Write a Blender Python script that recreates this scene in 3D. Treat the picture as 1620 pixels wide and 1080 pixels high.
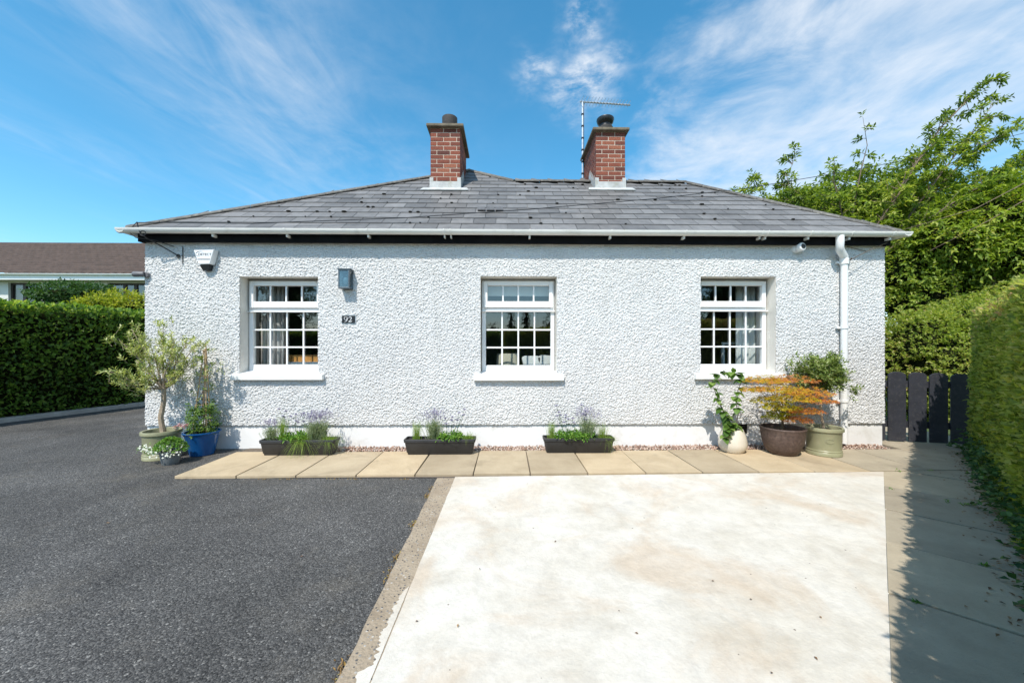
import bpy, bmesh, math, random
import numpy as np
from mathutils import Vector, Matrix, noise as mnoise

R = math.radians
random.seed(7)
rng = np.random.default_rng(11)
for o in list(bpy.data.objects):
    bpy.data.objects.remove(o)
SC = bpy.context.scene
COL = SC.collection

# ------------------------------------------------------------------ camera
CAM_H, YAW = 1.33, R(0.95)
FPX, CX, HY = 600.0, 810.0, 550.0
cam_d = bpy.data.cameras.new('camera')
cam = bpy.data.objects.new('camera', cam_d)
COL.objects.link(cam)
cam.location = (0, 0, CAM_H)
cam.rotation_euler = (R(90), 0, -YAW)
cam_d.sensor_width = 36.0
cam_d.lens = 36.0 * FPX / 1620.0
cam_d.shift_y = 10.0 / 1620.0
cam_d.clip_start = 0.05
cam_d.clip_end = 2000
SC.camera = cam

# ------------------------------------------------------------------ sun, sky, exposure
SUN = Vector((0.385, 0.923, -1.32)).normalized()
sd = bpy.data.lights.new('sun', 'SUN')
sd.energy = 4.7
sd.angle = R(0.5)
sd.color = (1.0, 0.94, 0.85)
sun = bpy.data.objects.new('sun', sd)
COL.objects.link(sun)
sun.rotation_euler = SUN.to_track_quat('-Z', 'Y').to_euler()
SC.view_settings.view_transform = 'Standard'
SC.view_settings.look = 'None'
SC.view_settings.gamma = 1.0
SC.view_settings.use_curve_mapping = False
SC.view_settings.exposure = 0.12

W = bpy.data.worlds.new('World')
SC.world = W
W.use_nodes = True


class NT:
    """tiny node-tree writer"""
    def __init__(s, tree):
        s.t = tree
        s.n = tree.nodes
        s.l = tree.links

    def node(s, typ, ins=None, **kw):
        nd = s.n.new(typ)
        for k, v in kw.items():
            setattr(nd, k, v)
        for k, v in (ins or {}).items():
            s.put(nd.inputs[k], v)
        return nd

    def put(s, sock, v):
        if isinstance(v, bpy.types.NodeSocket):
            s.l.new(v, sock)
        elif isinstance(v, bpy.types.Node):
            s.l.new(v.outputs[0], sock)
        else:
            if isinstance(v, (tuple, list)) and len(v) == 3 and sock.type == 'RGBA':
                v = (*v, 1)
            sock.default_value = v

    def math(s, op, a, b=None, c=None, clamp=False):
        nd = s.n.new('ShaderNodeMath')
        nd.operation = op
        nd.use_clamp = clamp
        s.put(nd.inputs[0], a)
        if b is not None:
            s.put(nd.inputs[1], b)
        if c is not None:
            s.put(nd.inputs[2], c)
        return nd.outputs[0]

    def mix(s, fac, a, b, mode='MIX'):
        nd = s.n.new('ShaderNodeMix')
        nd.data_type = 'RGBA'
        nd.blend_type = mode
        s.put(nd.inputs[0], fac)
        s.put(nd.inputs[6], a)
        s.put(nd.inputs[7], b)
        return nd.outputs[2]

    def ramp(s, fac, stops, interp='LINEAR'):
        nd = s.n.new('ShaderNodeValToRGB')
        nd.color_ramp.interpolation = interp
        el = nd.color_ramp.elements
        while len(el) < len(stops):
            el.new(0.5)
        for e, (p, c) in zip(el, stops):
            e.position = p
            e.color = (*c, 1) if not isinstance(c, (int, float)) else (c, c, c, 1)
        s.put(nd.inputs[0], fac)
        return nd.outputs[0]

    def noise(s, vec, scale, detail=4, rough=0.55, dist=0.0):
        nd = s.node('ShaderNodeTexNoise', {'Scale': scale, 'Detail': detail, 'Roughness': rough, 'Distortion': dist})
        s.put(nd.inputs['Vector'], vec)
        return nd.outputs[0]

    def mapr(s, v, a, b, c=0.0, d=1.0, smooth=True):
        nd = s.n.new('ShaderNodeMapRange')
        nd.interpolation_type = 'SMOOTHSTEP' if smooth else 'LINEAR'
        for i, x in enumerate((v, a, b, c, d)):
            s.put(nd.inputs[i], x)
        return nd.outputs[0]


def build_sky():
    t = NT(W.node_tree)
    t.n.clear()
    out = t.node('ShaderNodeOutputWorld')
    bg = t.node('ShaderNodeBackground')
    sky = t.node('ShaderNodeTexSky', sky_type='NISHITA')
    sky.sun_disc = False
    sky.sun_elevation = R(52.9)
    sky.sun_rotation = R(202.6)
    sky.altitude = 60
    sky.air_density = 1.0
    sky.dust_density = 0.6
    sky.ozone_density = 3.0
    tc = t.node('ShaderNodeTexCoord')
    sep = t.node('ShaderNodeSeparateXYZ', {0: tc.outputs['Generated']})
    # high cloud sheet: directions meet a level plane, so streaks run in perspective
    zz = t.math('MAXIMUM', t.math('ADD', sep.outputs[2], 0.02), 0.03)
    px = t.math('DIVIDE', sep.outputs[0], zz)
    py = t.math('DIVIDE', sep.outputs[1], zz)
    p = t.node('ShaderNodeCombineXYZ', {0: px, 1: py, 2: 0.0}).outputs[0]
    # streaks fan slightly
    rotv = t.node('ShaderNodeMapping', {'Vector': p, 'Rotation': (0, 0, R(-8)), 'Scale': (1.0, 0.33, 1.0)}).outputs[0]
    n1 = t.noise(rotv, 1.7, 8, 0.56, 0.5)
    n2 = t.noise(p, 2.6, 9, 0.62, 0.35)
    n3 = t.noise(rotv, 6.0, 6, 0.6, 0.7)

    w1 = t.noise(p, 4.0, 4, 0.6)
    w2 = t.noise(t.node('ShaderNodeMapping', {'Vector': p, 'Location': (3.1, 7.7, 2.0)}).outputs[0], 4.0, 4, 0.6)
    pxw = t.math('ADD', px, t.math('MULTIPLY', t.math('SUBTRACT', w1, 0.5), 0.30))
    pyw = t.math('ADD', py, t.math('MULTIPLY', t.math('SUBTRACT', w2, 0.5), 0.55))

    def gauss(cx, cy, rx, ry):
        a = t.math('DIVIDE', t.math('SUBTRACT', pxw if ry else px, cx), rx)
        q = t.math('MULTIPLY', a, a)
        if ry:
            b = t.math('DIVIDE', t.math('SUBTRACT', pyw, cy), ry)
            q = t.math('ADD', q, t.math('MULTIPLY', b, b))
        return t.math('EXPONENT', t.math('MULTIPLY', q, -1.0))
    wx = t.math('ADD', px, t.math('MULTIPLY', t.math('SUBTRACT', n2, 0.5), 0.9))
    band = t.math('MULTIPLY', t.mapr(wx, 0.52, 1.0), t.mapr(wx, 1.55, 2.5, 1.0, 0.35))
    bandl = gauss(-0.80, 0, 0.5, 0)
    puff = t.math('MAXIMUM', t.math('MAXIMUM', gauss(0.30, 1.38, 0.10, 0.14), gauss(0.115, 1.32, 0.07, 0.10)),
                  gauss(0.235, 1.10, 0.05, 0.10))
    soft = t.mapr(n1, 0.22, 0.72)
    fine = t.mapr(n3, 0.25, 0.8)
    c_band = t.math('MULTIPLY', band, t.math('ADD', t.math('MULTIPLY', soft, 0.40), t.math('MULTIPLY', t.mapr(n2, 0.2, 0.75), 0.62)))
    c_left = t.math('MULTIPLY', bandl, t.math('ADD', t.math('MULTIPLY', t.math('MULTIPLY', t.mapr(n1, 0.38, 0.75), fine), 0.30), t.math('MULTIPLY', t.mapr(n2, 0.35, 0.75), 0.22)))
    c_puff = t.math('MULTIPLY', puff, t.mapr(t.noise(p, 7.0, 8, 0.65, 0.3), 0.32, 0.66, 0.0, 1.0))
    c_gen = t.math('MULTIPLY', t.mapr(t.noise(rotv, 0.8, 5), 0.45, 0.8), t.math('MULTIPLY', fine, 0.3))
    tot = t.math('ADD', t.math('ADD', c_band, c_left), t.math('ADD', c_puff, c_gen))
    up = t.mapr(sep.outputs[2], 0.02, 0.25)
    cov = t.math('MULTIPLY', t.math('MULTIPLY', tot, up), 0.92, clamp=True)
    hs = t.node('ShaderNodeHueSaturation', {'Hue': 0.480, 'Saturation': 1.28, 'Value': 1.45, 'Color': sky.outputs[0]})
    col = t.mix(cov, hs.outputs[0], (6.0, 6.25, 6.6))
    t.put(bg.inputs[0], col)
    bg.inputs[1].default_value = 0.15
    t.l.new(bg.outputs[0], out.inputs[0])


build_sky()

# ------------------------------------------------------------------ where a photo point lies
FWD = Vector((math.sin(YAW), math.cos(YAW), 0))
RGT = Vector((math.cos(YAW), -math.sin(YAW), 0))
EYE = Vector((0, 0, CAM_H))


def ray(px, py):
    return FWD + RGT * ((px - CX) / FPX) + Vector((0, 0, (HY - py) / FPX))


def at(px, py, Y):
    d = ray(px, py)
    return EYE + d * (Y / d.y)


def gnd(px, py, z=0.0):
    d = ray(px, py)
    return EYE + d * ((z - CAM_H) / d.z)


# ------------------------------------------------------------------ object helpers
def tag(o, label=None, cat=None, group=None, kind=None):
    if label:
        o['label'] = label
    if cat:
        o['category'] = cat
    if group:
        o['group'] = group
    if kind:
        o['kind'] = kind
    return o


def empty(name, loc, label=None, cat=None, group=None):
    o = bpy.data.objects.new(name, None)
    o.empty_display_size = 0.1
    o.location = loc
    COL.objects.link(o)
    return tag(o, label, cat, group)


def link(name, me, mat=None, parent=None, kind=None):
    o = bpy.data.objects.new(name, me)
    COL.objects.link(o)
    if mat is not None and not me.materials:
        me.materials.append(mat)
    if parent is not None:
        o.parent = parent
        off = Vector((0, 0, 0))
        q = parent
        while q is not None:
            off += q.location
            q = q.parent
        o.location = -off          # meshes are written in world space
    if kind:
        o['kind'] = kind
    return o


class MB:
    def __init__(s):
        s.v = []
        s.f = []

    def add(s, verts, faces):
        b = len(s.v)
        s.v += [tuple(x) for x in verts]
        s.f += [tuple(b + i for i in f) for f in faces]
        return s

    def box(s, x0, x1, y0, y1, z0, z1):
        v = [(x, y, z) for z in (z0, z1) for y in (y0, y1) for x in (x0, x1)]
        return s.add(v, [(0, 2, 3, 1), (4, 5, 7, 6), (0, 1, 5, 4), (2, 6, 7, 3), (0, 4, 6, 2), (1, 3, 7, 5)])

    def quad(s, a, b, c, d):
        return s.add([a, b, c, d], [(0, 1, 2, 3)])

    def poly(s, pts):
        return s.add(pts, [tuple(range(len(pts)))])

    def prism(s, pts, off):
        """polygon extruded along off"""
        n = len(pts)
        off = Vector(off)
        v = [Vector(p) for p in pts] + [Vector(p) + off for p in pts]
        f = [tuple(range(n)), tuple(range(2 * n - 1, n - 1, -1))]
        f += [(i, i + n, (i + 1) % n + n, (i + 1) % n) for i in range(n)]
        return s.add(v, f)

    def loft(s, rings, cap0=True, cap1=True):
        n = len(rings[0])
        v = [p for r in rings for p in r]
        f = []
        for k in range(len(rings) - 1):
            a, b = k * n, (k + 1) * n
            f += [(a + i, a + (i + 1) % n, b + (i + 1) % n, b + i) for i in range(n)]
        if cap0:
            f.append(tuple(range(n - 1, -1, -1)))
        if cap1:
            f.append(tuple((len(rings) - 1) * n + i for i in range(n)))
        return s.add(v, f)

    def lathe(s, prof, c, n=40, cap0=True, cap1=False):
        rings = [[(c[0] + r * math.cos(2 * math.pi * i / n), c[1] + r * math.sin(2 * math.pi * i / n), c[2] + z)
                  for i in range(n)] for r, z in prof]
        return s.loft(rings, cap0, cap1)

    def tube(s, pts, rad, n=8):
        pts = [Vector(p) for p in pts]
        if not isinstance(rad, (list, tuple)):
            rad = [rad] * len(pts)
        rings = []
        prev = None
        for i, p in enumerate(pts):
            d = (pts[min(i + 1, len(pts) - 1)] - pts[max(i - 1, 0)])
            if d.length < 1e-9:
                d = Vector((0, 0, 1))
            d.normalize()
            ref = prev if prev is not None else (Vector((1, 0, 0)) if abs(d.x) < 0.9 else Vector((0, 1, 0)))
            u = (ref - d * ref.dot(d)).normalized()
            prev = u
            w = d.cross(u)
            rings.append([p + (u * math.cos(2 * math.pi * k / n) + w * math.sin(2 * math.pi * k / n)) * rad[i] for k in range(n)])
        return s.loft(rings)

    def ball(s, c, rx, ry, rz, n=12, m=7):
        rings = []
        for j in range(1, m):
            a = math.pi * j / m
            rings.append([(c[0] + rx * math.sin(a) * math.cos(2 * math.pi * i / n), c[1] + ry * math.sin(a) * math.sin(2 * math.pi * i / n),
                           c[2] - rz * math.cos(a)) for i in range(n)])
        return s.loft(rings)

    def mesh(s, name, smooth=False, fix=True):
        me = bpy.data.meshes.new(name)
        me.from_pydata(s.v, [], s.f)
        if fix:
            bm = bmesh.new()
            bm.from_mesh(me)
            bmesh.ops.recalc_face_normals(bm, faces=bm.faces)
            bm.to_mesh(me)
            bm.free()
        if smooth:
            me.polygons.foreach_set('use_smooth', [True] * len(me.polygons))
            me.set_sharp_from_angle(angle=R(40))
        me.update()
        return me

    def build(s, name, mat, parent=None, smooth=False, bevel=0.0, kind=None, fix=True):
        o = link(name, s.mesh(name, smooth, fix), mat, parent, kind)
        if bevel:
            b = o.modifiers.new('bevel', 'BEVEL')
            b.width = bevel
            b.segments = 2
            b.limit_method = 'ANGLE'
        return o


def arrays_mesh(name, V, F, rnd=None):
    """V (n,3), F (m,k) with equal-sized faces, as fast as it goes"""
    me = bpy.data.meshes.new(name)
    V = np.asarray(V, dtype=np.float32)
    F = np.asarray(F, dtype=np.int32)
    m, k = F.shape
    me.vertices.add(len(V))
    me.vertices.foreach_set('co', V.ravel())
    me.loops.add(m * k)
    me.loops.foreach_set('vertex_index', F.ravel())
    me.polygons.add(m)
    me.polygons.foreach_set('loop_start', np.arange(0, m * k, k, dtype=np.int32))
    if rnd is not None:
        a = me.attributes.new('rnd', 'FLOAT', 'FACE')
        a.data.foreach_set('value', np.asarray(rnd, dtype=np.float32))
    me.update(calc_edges=True)
    return me


def unit(a):
    return a / np.maximum(np.linalg.norm(a, axis=-1, keepdims=True), 1e-9)


def leaf_arrays(P, D, N, L, Wd, fold=0.18, curl=0.12):
    """leaf blades of four verts and two faces folded on the midrib"""
    D = unit(D)
    S = unit(np.cross(D, N))
    U = np.cross(S, D)
    L = np.broadcast_to(np.asarray(L, float), (len(P),))[:, None]
    Wd = np.broadcast_to(np.asarray(Wd, float), (len(P),))[:, None]
    a = P
    b = P + D * L * 0.45 + S * Wd * 0.5 + U * Wd * fold
    c = P + D * L - U * L * curl
    d = P + D * L * 0.45 - S * Wd * 0.5 + U * Wd * fold
    V = np.stack([a, b, c, d], 1).reshape(-1, 3)
    i = np.arange(len(P)) * 4
    F = np.stack([np.stack([i, i + 1, i + 2], 1), np.stack([i, i + 2, i + 3], 1)], 1).reshape(-1, 3)
    return V, F


def leaves(name, P, D, N, L, Wd, mat, parent=None, rnd=None, fold=0.18, curl=0.12, kind='stuff'):
    V, F = leaf_arrays(P, D, N, L, Wd, fold, curl)
    if rnd is None:
        rnd = rng.random(len(P))
    me = arrays_mesh(name, V, F, np.repeat(rnd, 2))
    return link(name, me, mat, parent, kind)


def sprigs(O, D, length, k, spread=0.9, droop=0.25):
    """k leaves set alternately along short shoots; returns leaf bases, axes, normals, shoot index"""
    n = len(O)
    D = unit(D)
    ref = unit(rng.normal(size=(n, 3)))
    S = unit(np.cross(D, ref))
    T = np.cross(D, S)
    P, A, Nn, I = [], [], [], []
    length = np.broadcast_to(np.asarray(length, float), (n,))[:, None]
    for j in range(k):
        f = (j + 0.6) / k
        ang = j * 2.4 + rng.normal(0, 0.3, n)
        side = S * np.cos(ang)[:, None] + T * np.sin(ang)[:, None]
        b = O + D * length * f
        b[:, 2] -= (droop * f * f) * length[:, 0]
        ax = D * (0.55 + 0.5 * f) + side * spread
        ax[:, 2] -= droop * 0.8
        P.append(b)
        A.append(unit(ax))
        Nn.append(unit(D * 0.6 + np.array([0, 0, 1.0]) + rng.normal(0, 0.35, (n, 3))))
        I.append(np.arange(n))
    return np.concatenate(P), np.concatenate(A), np.concatenate(Nn), np.concatenate(I)


def ribbons(name, P, D, L, Wd, mat, parent, bend=0.5, seg=4, rnd=None, kind='stuff'):
    """tapering grass-like blades that bend towards the ground"""
    n = len(P)
    D = unit(D)
    L = np.broadcast_to(np.asarray(L, float), (n,))
    bend = np.broadcast_to(np.asarray(bend, float), (n,))
    Wd = np.broadcast_to(np.asarray(Wd, float), (n,))
    S = unit(np.cross(D, unit(rng.normal(size=(n, 3)))))
    rows = []
    for j in range(seg + 1):
        f = j / seg
        c = P + D * (L * f)[:, None]
        c[:, 2] -= bend * L * f * f
        h = D.copy()
        h[:, 2] = 0
        c += h * (bend * L * 0.25 * f * f)[:, None]
        w = (Wd * (1 - 0.85 * f) * 0.5)[:, None]
        rows += [c - S * w, c + S * w]
    m = 2 * (seg + 1)
    V = np.stack(rows, 1).reshape(-1, 3)
    i = np.arange(n) * m
    F = np.stack([np.stack([i + 2 * j, i + 2 * j + 1, i + 2 * j + 3, i + 2 * j + 2], 1) for j in range(seg)], 1).reshape(-1, 4)
    if rnd is None:
        rnd = rng.random(n)
    me = arrays_mesh(name, V, F, np.repeat(rnd, seg))
    return link(name, me, mat, parent, kind)


def tubes_arrays(name, A, B, r0, r1, mat, parent, kind=None, n=4):
    """straight tapered twigs from A to B"""
    A = np.asarray(A, float)
    B = np.asarray(B, float)
    D = unit(B - A)
    S = unit(np.cross(D, np.array([0.31, 0.57, 0.76])))
    T = np.cross(D, S)
    r0 = np.broadcast_to(np.asarray(r0, float), (len(A),))[:, None]
    r1 = np.broadcast_to(np.asarray(r1, float), (len(A),))[:, None]
    rows = []
    for Pp, r in ((A, r0), (B, r1)):
        for k in range(n):
            a = 2 * math.pi * k / n
            rows.append(Pp + (S * math.cos(a) + T * math.sin(a)) * r)
    V = np.stack(rows, 1).reshape(-1, 3)
    i = np.arange(len(A)) * 2 * n
    F = np.stack([np.stack([i + k, i + (k + 1) % n, i + n + (k + 1) % n, i + n + k], 1) for k in range(n)], 1).reshape(-1, 4)
    return link(name, arrays_mesh(name, V, F), mat, parent, kind)


def fbm(P, s, seed=0.0):
    return np.array([mnoise.fractal((x * s + seed, y * s - seed, z * s), 1.0, 2.0, 3) for x, y, z in P])


# ------------------------------------------------------------------ materials
def new_mat(name):
    m = bpy.data.materials.new(name)
    m.use_nodes = True
    t = NT(m.node_tree)
    t.n.clear()
    out = t.node('ShaderNodeOutputMaterial')
    bs = t.node('ShaderNodeBsdfPrincipled')
    t.l.new(bs.outputs[0], out.inputs[0])
    pos = t.node('ShaderNodeNewGeometry').outputs['Position']
    return m, t, bs, pos, out


def bump(t, bs, h, strength, dist):
    b = t.node('ShaderNodeBump', {'Strength': strength, 'Distance': dist, 'Height': h})
    t.l.new(b.outputs[0], bs.inputs['Normal'])


def plain(name, col, rough=0.6, var=0.12, scale=6.0, bmp=0.0, bscale=60.0, metal=0.0, per=0.0, spec=0.5, stain=None, stain_amt=0.5, stain_scale=2.0):
    m, t, bs, pos, out = new_mat(name)
    n = t.noise(pos, scale, 6, 0.6)
    lo = tuple(c * (1 - var) for c in col)
    hi = tuple(min(1, c * (1 + var)) for c in col)
    c = t.ramp(n, [(0.3, lo), (0.7, hi)])
    if stain:
        s = t.mapr(t.noise(pos, stain_scale, 7, 0.65, 0.3), 0.5, 0.72, 0.0, stain_amt)
        c = t.mix(s, c, stain)
    if per:
        r = t.node('ShaderNodeObjectInfo').outputs['Random']
        c = t.mix(1.0, c, t.ramp(r, [(0, 1 - per), (1, 1 + per * 0.6)]), 'MULTIPLY')
    t.put(bs.inputs['Base Color'], c)
    bs.inputs['Roughness'].default_value = rough
    bs.inputs['Metallic'].default_value = metal
    bs.inputs['Specular IOR Level'].default_value = spec
    if bmp:
        bump(t, bs, t.noise(pos, bscale, 6, 0.65), 0.6, bmp)
    return m


def leafmat(name, stops, trans=0.35, rough=0.5, spec=0.35):
    m, t, bs, pos, out = new_mat(name)
    a = t.node('ShaderNodeAttribute', attribute_name='rnd')
    c = t.ramp(a.outputs['Fac'], stops)
    t.put(bs.inputs['Base Color'], c)
    bs.inputs['Roughness'].default_value = rough
    bs.inputs['Specular IOR Level'].default_value = spec
    tr = t.node('ShaderNodeBsdfTranslucent')
    t.put(tr.inputs[0], t.mix(1.0, c, (1.25, 1.3, 0.6), 'MULTIPLY'))
    mx = t.node('ShaderNodeMixShader', {0: trans})
    t.l.new(bs.outputs[0], mx.inputs[1])
    t.l.new(tr.outputs[0], mx.inputs[2])
    t.l.new(mx.outputs[0], out.inputs[0])
    return m


M = {}


def asphalt():
    m, t, bs, pos, out = new_mat('asphalt')
    vo = t.node('ShaderNodeTexVoronoi', {'Vector': pos, 'Scale': 135.0, 'Randomness': 1.0})
    sp = t.node('ShaderNodeSeparateColor', {0: vo.outputs['Color']})
    stone = t.ramp(sp.outputs[0], [(0.0, (0.038, 0.037, 0.036)), (0.45, (0.082, 0.080, 0.077)), (0.8, (0.128, 0.124, 0.118)), (0.95, (0.16, 0.154, 0.145)), (1.0, (0.28, 0.27, 0.25))])
    vo2 = t.node('ShaderNodeTexVoronoi', {'Vector': pos, 'Scale': 42.0})
    big = t.math('GREATER_THAN', t.node('ShaderNodeSeparateColor', {0: vo2.outputs['Color']}).outputs[1], 0.965)
    near = t.math('LESS_THAN', vo2.outputs['Distance'], 0.28)
    c = t.mix(t.math('MULTIPLY', big, near), stone, (0.30, 0.29, 0.27))
    patch = t.ramp(t.noise(pos, 0.9, 6, 0.6, 0.4), [(0.3, 0.62), (0.5, 0.92), (0.72, 1.28)])
    c = t.mix(1.0, c, patch, 'MULTIPLY')
    dust = t.mapr(t.noise(pos, 1.7, 8, 0.7), 0.50, 0.75, 0, 0.45)
    c = t.mix(dust, c, (0.17, 0.15, 0.12))
    t.put(bs.inputs['Base Color'], c)
    bs.inputs['Roughness'].default_value = 0.85
    bs.inputs['Specular IOR Level'].default_value = 0.3
    h = t.math('ADD', t.math('MULTIPLY', vo.outputs['Distance'], -1.0), t.math('MULTIPLY', t.noise(pos, 30, 4), 0.6))
    bump(t, bs, h, 0.9, 0.006)
    return m


def dash():
    """painted pebbledash"""
    m, t, bs, pos, out = new_mat('white_pebbledash')
    n = t.noise(pos, 1.3, 6, 0.6)
    c = t.ramp(n, [(0.3, (0.66, 0.66, 0.655)), (0.7, (0.75, 0.75, 0.74))])
    sv = t.node('ShaderNodeMapping', {'Vector': pos, 'Scale': (5.0, 5.0, 0.5)}).outputs[0]
    c = t.mix(t.mapr(t.noise(sv, 1.0, 7, 0.65), 0.5, 0.78, 0, 0.35), c, (0.50, 0.50, 0.48))
    pit_specks = t.mapr(t.noise(pos, 48, 6, 0.8), 0.54, 0.66, 0, 0.75)  # scattered dark specks, shade of the pits between stones put into the colour
    c = t.mix(pit_specks, c, (0.33, 0.34, 0.35))
    t.put(bs.inputs['Base Color'], c)
    bs.inputs['Roughness'].default_value = 0.8
    bs.inputs['Specular IOR Level'].default_value = 0.25
    vo = t.node('ShaderNodeTexVoronoi', {'Vector': pos, 'Scale': 85.0, 'Detail': 1.0})
    h = t.math('ADD', t.math('MULTIPLY', vo.outputs['Distance'], -0.9), t.noise(pos, 110, 4))
    bump(t, bs, h, 0.8, 0.008)
    return m


def paving(name, a, b, dark):
    m, t, bs, pos, out = new_mat(name)
    n = t.noise(pos, 3.0, 8, 0.65, 0.3)
    c = t.ramp(n, [(0.3, a), (0.72, b)])
    r = t.node('ShaderNodeObjectInfo').outputs['Random']
    c = t.mix(1.0, c, t.ramp(r, [(0, (0.86, 0.85, 0.84)), (0.5, (1.0, 0.99, 0.97)), (1, (1.12, 1.08, 1.02))]), 'MULTIPLY')
    sp = t.mapr(t.noise(pos, 90, 4, 0.7), 0.55, 0.8, 0, 0.55)
    c = t.mix(sp, c, dark)
    st = t.mapr(t.noise(pos, 1.6, 9, 0.7, 0.5), 0.52, 0.7, 0, 0.5)
    c = t.mix(st, c, tuple(x * 0.62 for x in a))
    t.put(bs.inputs['Base Color'], c)
    bs.inputs['Roughness'].default_value = 0.85
    bs.inputs['Specular IOR Level'].default_value = 0.25
    bump(t, bs, t.math('ADD', t.noise(pos, 120, 5, 0.7), t.math('MULTIPLY', t.noise(pos, 12, 4), 1.2)), 0.5, 0.006)
    return m


def painted_slab():
    m, t, bs, pos, out = new_mat('white_painted_concrete')
    base = t.ramp(t.noise(pos, 2.1, 8, 0.65, 0.5), [(0.28, (0.53, 0.485, 0.405)), (0.52, (0.63, 0.592, 0.52)), (0.75, (0.68, 0.652, 0.595))])
    pe = t.mapr(t.noise(pos, 1.4, 6, 0.6, 0.8), 0.47, 0.68, 0, 0.75)
    c = t.mix(pe, base, (0.54, 0.44, 0.33))
    gr = t.mapr(t.noise(t.node('ShaderNodeMapping', {'Vector': pos, 'Location': (5, 3, 1)}).outputs[0], 2.3, 8, 0.7, 0.4), 0.55, 0.75, 0, 0.38)
    c = t.mix(gr, c, (0.42, 0.415, 0.405))
    vo = t.node('ShaderNodeTexVoronoi', {'Vector': pos, 'Scale': 14.0})
    s1 = t.math('GREATER_THAN', t.node('ShaderNodeSeparateColor', {0: vo.outputs['Color']}).outputs[0], 0.80)
    s2 = t.math('LESS_THAN', vo.outputs['Distance'], t.math('MULTIPLY', t.noise(pos, 30, 2), 0.13))
    c = t.mix(t.math('MULTIPLY', s1, s2), c, (0.20, 0.17, 0.14))
    c = t.mix(1.0, c, t.ramp(t.noise(pos, 11, 9, 0.75, 0.4), [(0.3, 0.86), (0.6, 1.04)]), 'MULTIPLY')
    fl = t.mapr(t.noise(pos, 60, 6, 0.75), 0.58, 0.70, 0, 0.5)
    c = t.mix(fl, c, (0.45, 0.415, 0.36))
    t.put(bs.inputs['Base Color'], c)
    bs.inputs['Roughness'].default_value = 0.75
    bs.inputs['Specular IOR Level'].default_value = 0.3
    bump(t, bs, t.math('ADD', t.noise(pos, 40, 6, 0.7), t.math('MULTIPLY', t.noise(pos, 5, 4), 2.0)), 0.5, 0.006)
    return m


def aggregate():
    m, t, bs, pos, out = new_mat('exposed_aggregate_concrete')
    base = t.ramp(t.noise(pos, 5, 7, 0.65), [(0.3, (0.27, 0.21, 0.145)), (0.7, (0.40, 0.325, 0.235))])
    vo = t.node('ShaderNodeTexVoronoi', {'Vector': pos, 'Scale': 58.0})
    cr = t.node('ShaderNodeSeparateColor', {0: vo.outputs['Color']})
    st = t.math('MULTIPLY', t.math('GREATER_THAN', cr.outputs[0], 0.52), t.math('LESS_THAN', vo.outputs['Distance'], 0.34))
    c = t.mix(st, base, t.ramp(cr.outputs[1], [(0, (0.05, 0.05, 0.05)), (0.6, (0.13, 0.12, 0.11)), (1, (0.5, 0.46, 0.40))]))
    t.put(bs.inputs['Base Color'], c)
    bs.inputs['Roughness'].default_value = 0.85
    bump(t, bs, t.math('ADD', t.math('MULTIPLY', vo.outputs['Distance'], -1), t.noise(pos, 80, 4)), 0.7, 0.006)
    return m


def slate():
    m, t, bs, pos, out = new_mat('grey_roof_slate')
    n = t.noise(pos, 9, 7, 0.65)
    c = t.ramp(n, [(0.3, (0.135, 0.131, 0.128)), (0.7, (0.20, 0.194, 0.19))])
    r = t.node('ShaderNodeObjectInfo').outputs['Random']
    c = t.mix(1.0, c, t.ramp(r, [(0, 0.74), (0.5, 1.0), (1, 1.2)]), 'MULTIPLY')
    lich = t.mapr(t.noise(pos, 26, 6, 0.75), 0.61, 0.70, 0, 0.65)
    c = t.mix(lich, c, (0.32, 0.31, 0.27))
    dk = t.mapr(t.noise(pos, 1.2, 6, 0.6), 0.5, 0.75, 0, 0.45)
    c = t.mix(dk, c, (0.06, 0.058, 0.056))
    t.put(bs.inputs['Base Color'], c)
    bs.inputs['Roughness'].default_value = 0.55
    bs.inputs['Specular IOR Level'].default_value = 0.4
    bump(t, bs, t.noise(pos, 45, 6, 0.65), 0.5, 0.004)
    return m


def brickmat():
    m, t, bs, pos, out = new_mat('red_rustic_brick')
    r = t.node('ShaderNodeObjectInfo').outputs['Random']
    c = t.ramp(r, [(0, (0.10, 0.030, 0.022)), (0.4, (0.20, 0.054, 0.032)), (0.75, (0.26, 0.072, 0.040)), (1, (0.32, 0.11, 0.06))])
    n = t.ramp(t.noise(pos, 40, 6, 0.7), [(0.3, 0.65), (0.7, 1.2)])
    c = t.mix(1.0, c, n, 'MULTIPLY')
    t.put(bs.inputs['Base Color'], c)
    bs.inputs['Roughness'].default_value = 0.85
    bump(t, bs, t.noise(pos, 130, 4, 0.7), 0.8, 0.006)
    return m


def glassmat(name, tint=(0.9, 0.95, 0.95)):
    m, t, bs, pos, out = new_mat(name)
    fc = t.node('ShaderNodeLayerWeight', {'Blend': 0.5}).outputs['Facing']
    fr = t.math('ADD', t.math('MULTIPLY', t.math('POWER', fc, 5.0), 0.88), 0.115)
    gl = t.node('ShaderNodeBsdfGlossy', {'Roughness': 0.0, 'Color': (1, 1, 1)})
    wv = t.node('ShaderNodeBump', {'Strength': 0.05, 'Distance': 0.01, 'Height': t.noise(pos, 2.5, 1)})
    t.l.new(wv.outputs[0], gl.inputs['Normal'])
    tr = t.node('ShaderNodeBsdfTransparent', {'Color': tint})
    mx = t.node('ShaderNodeMixShader')
    t.put(mx.inputs[0], fr)
    t.l.new(tr.outputs[0], mx.inputs[1])
    t.l.new(gl.outputs[0], mx.inputs[2])
    t.l.new(mx.outputs[0], out.inputs[0])
    return m


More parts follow.
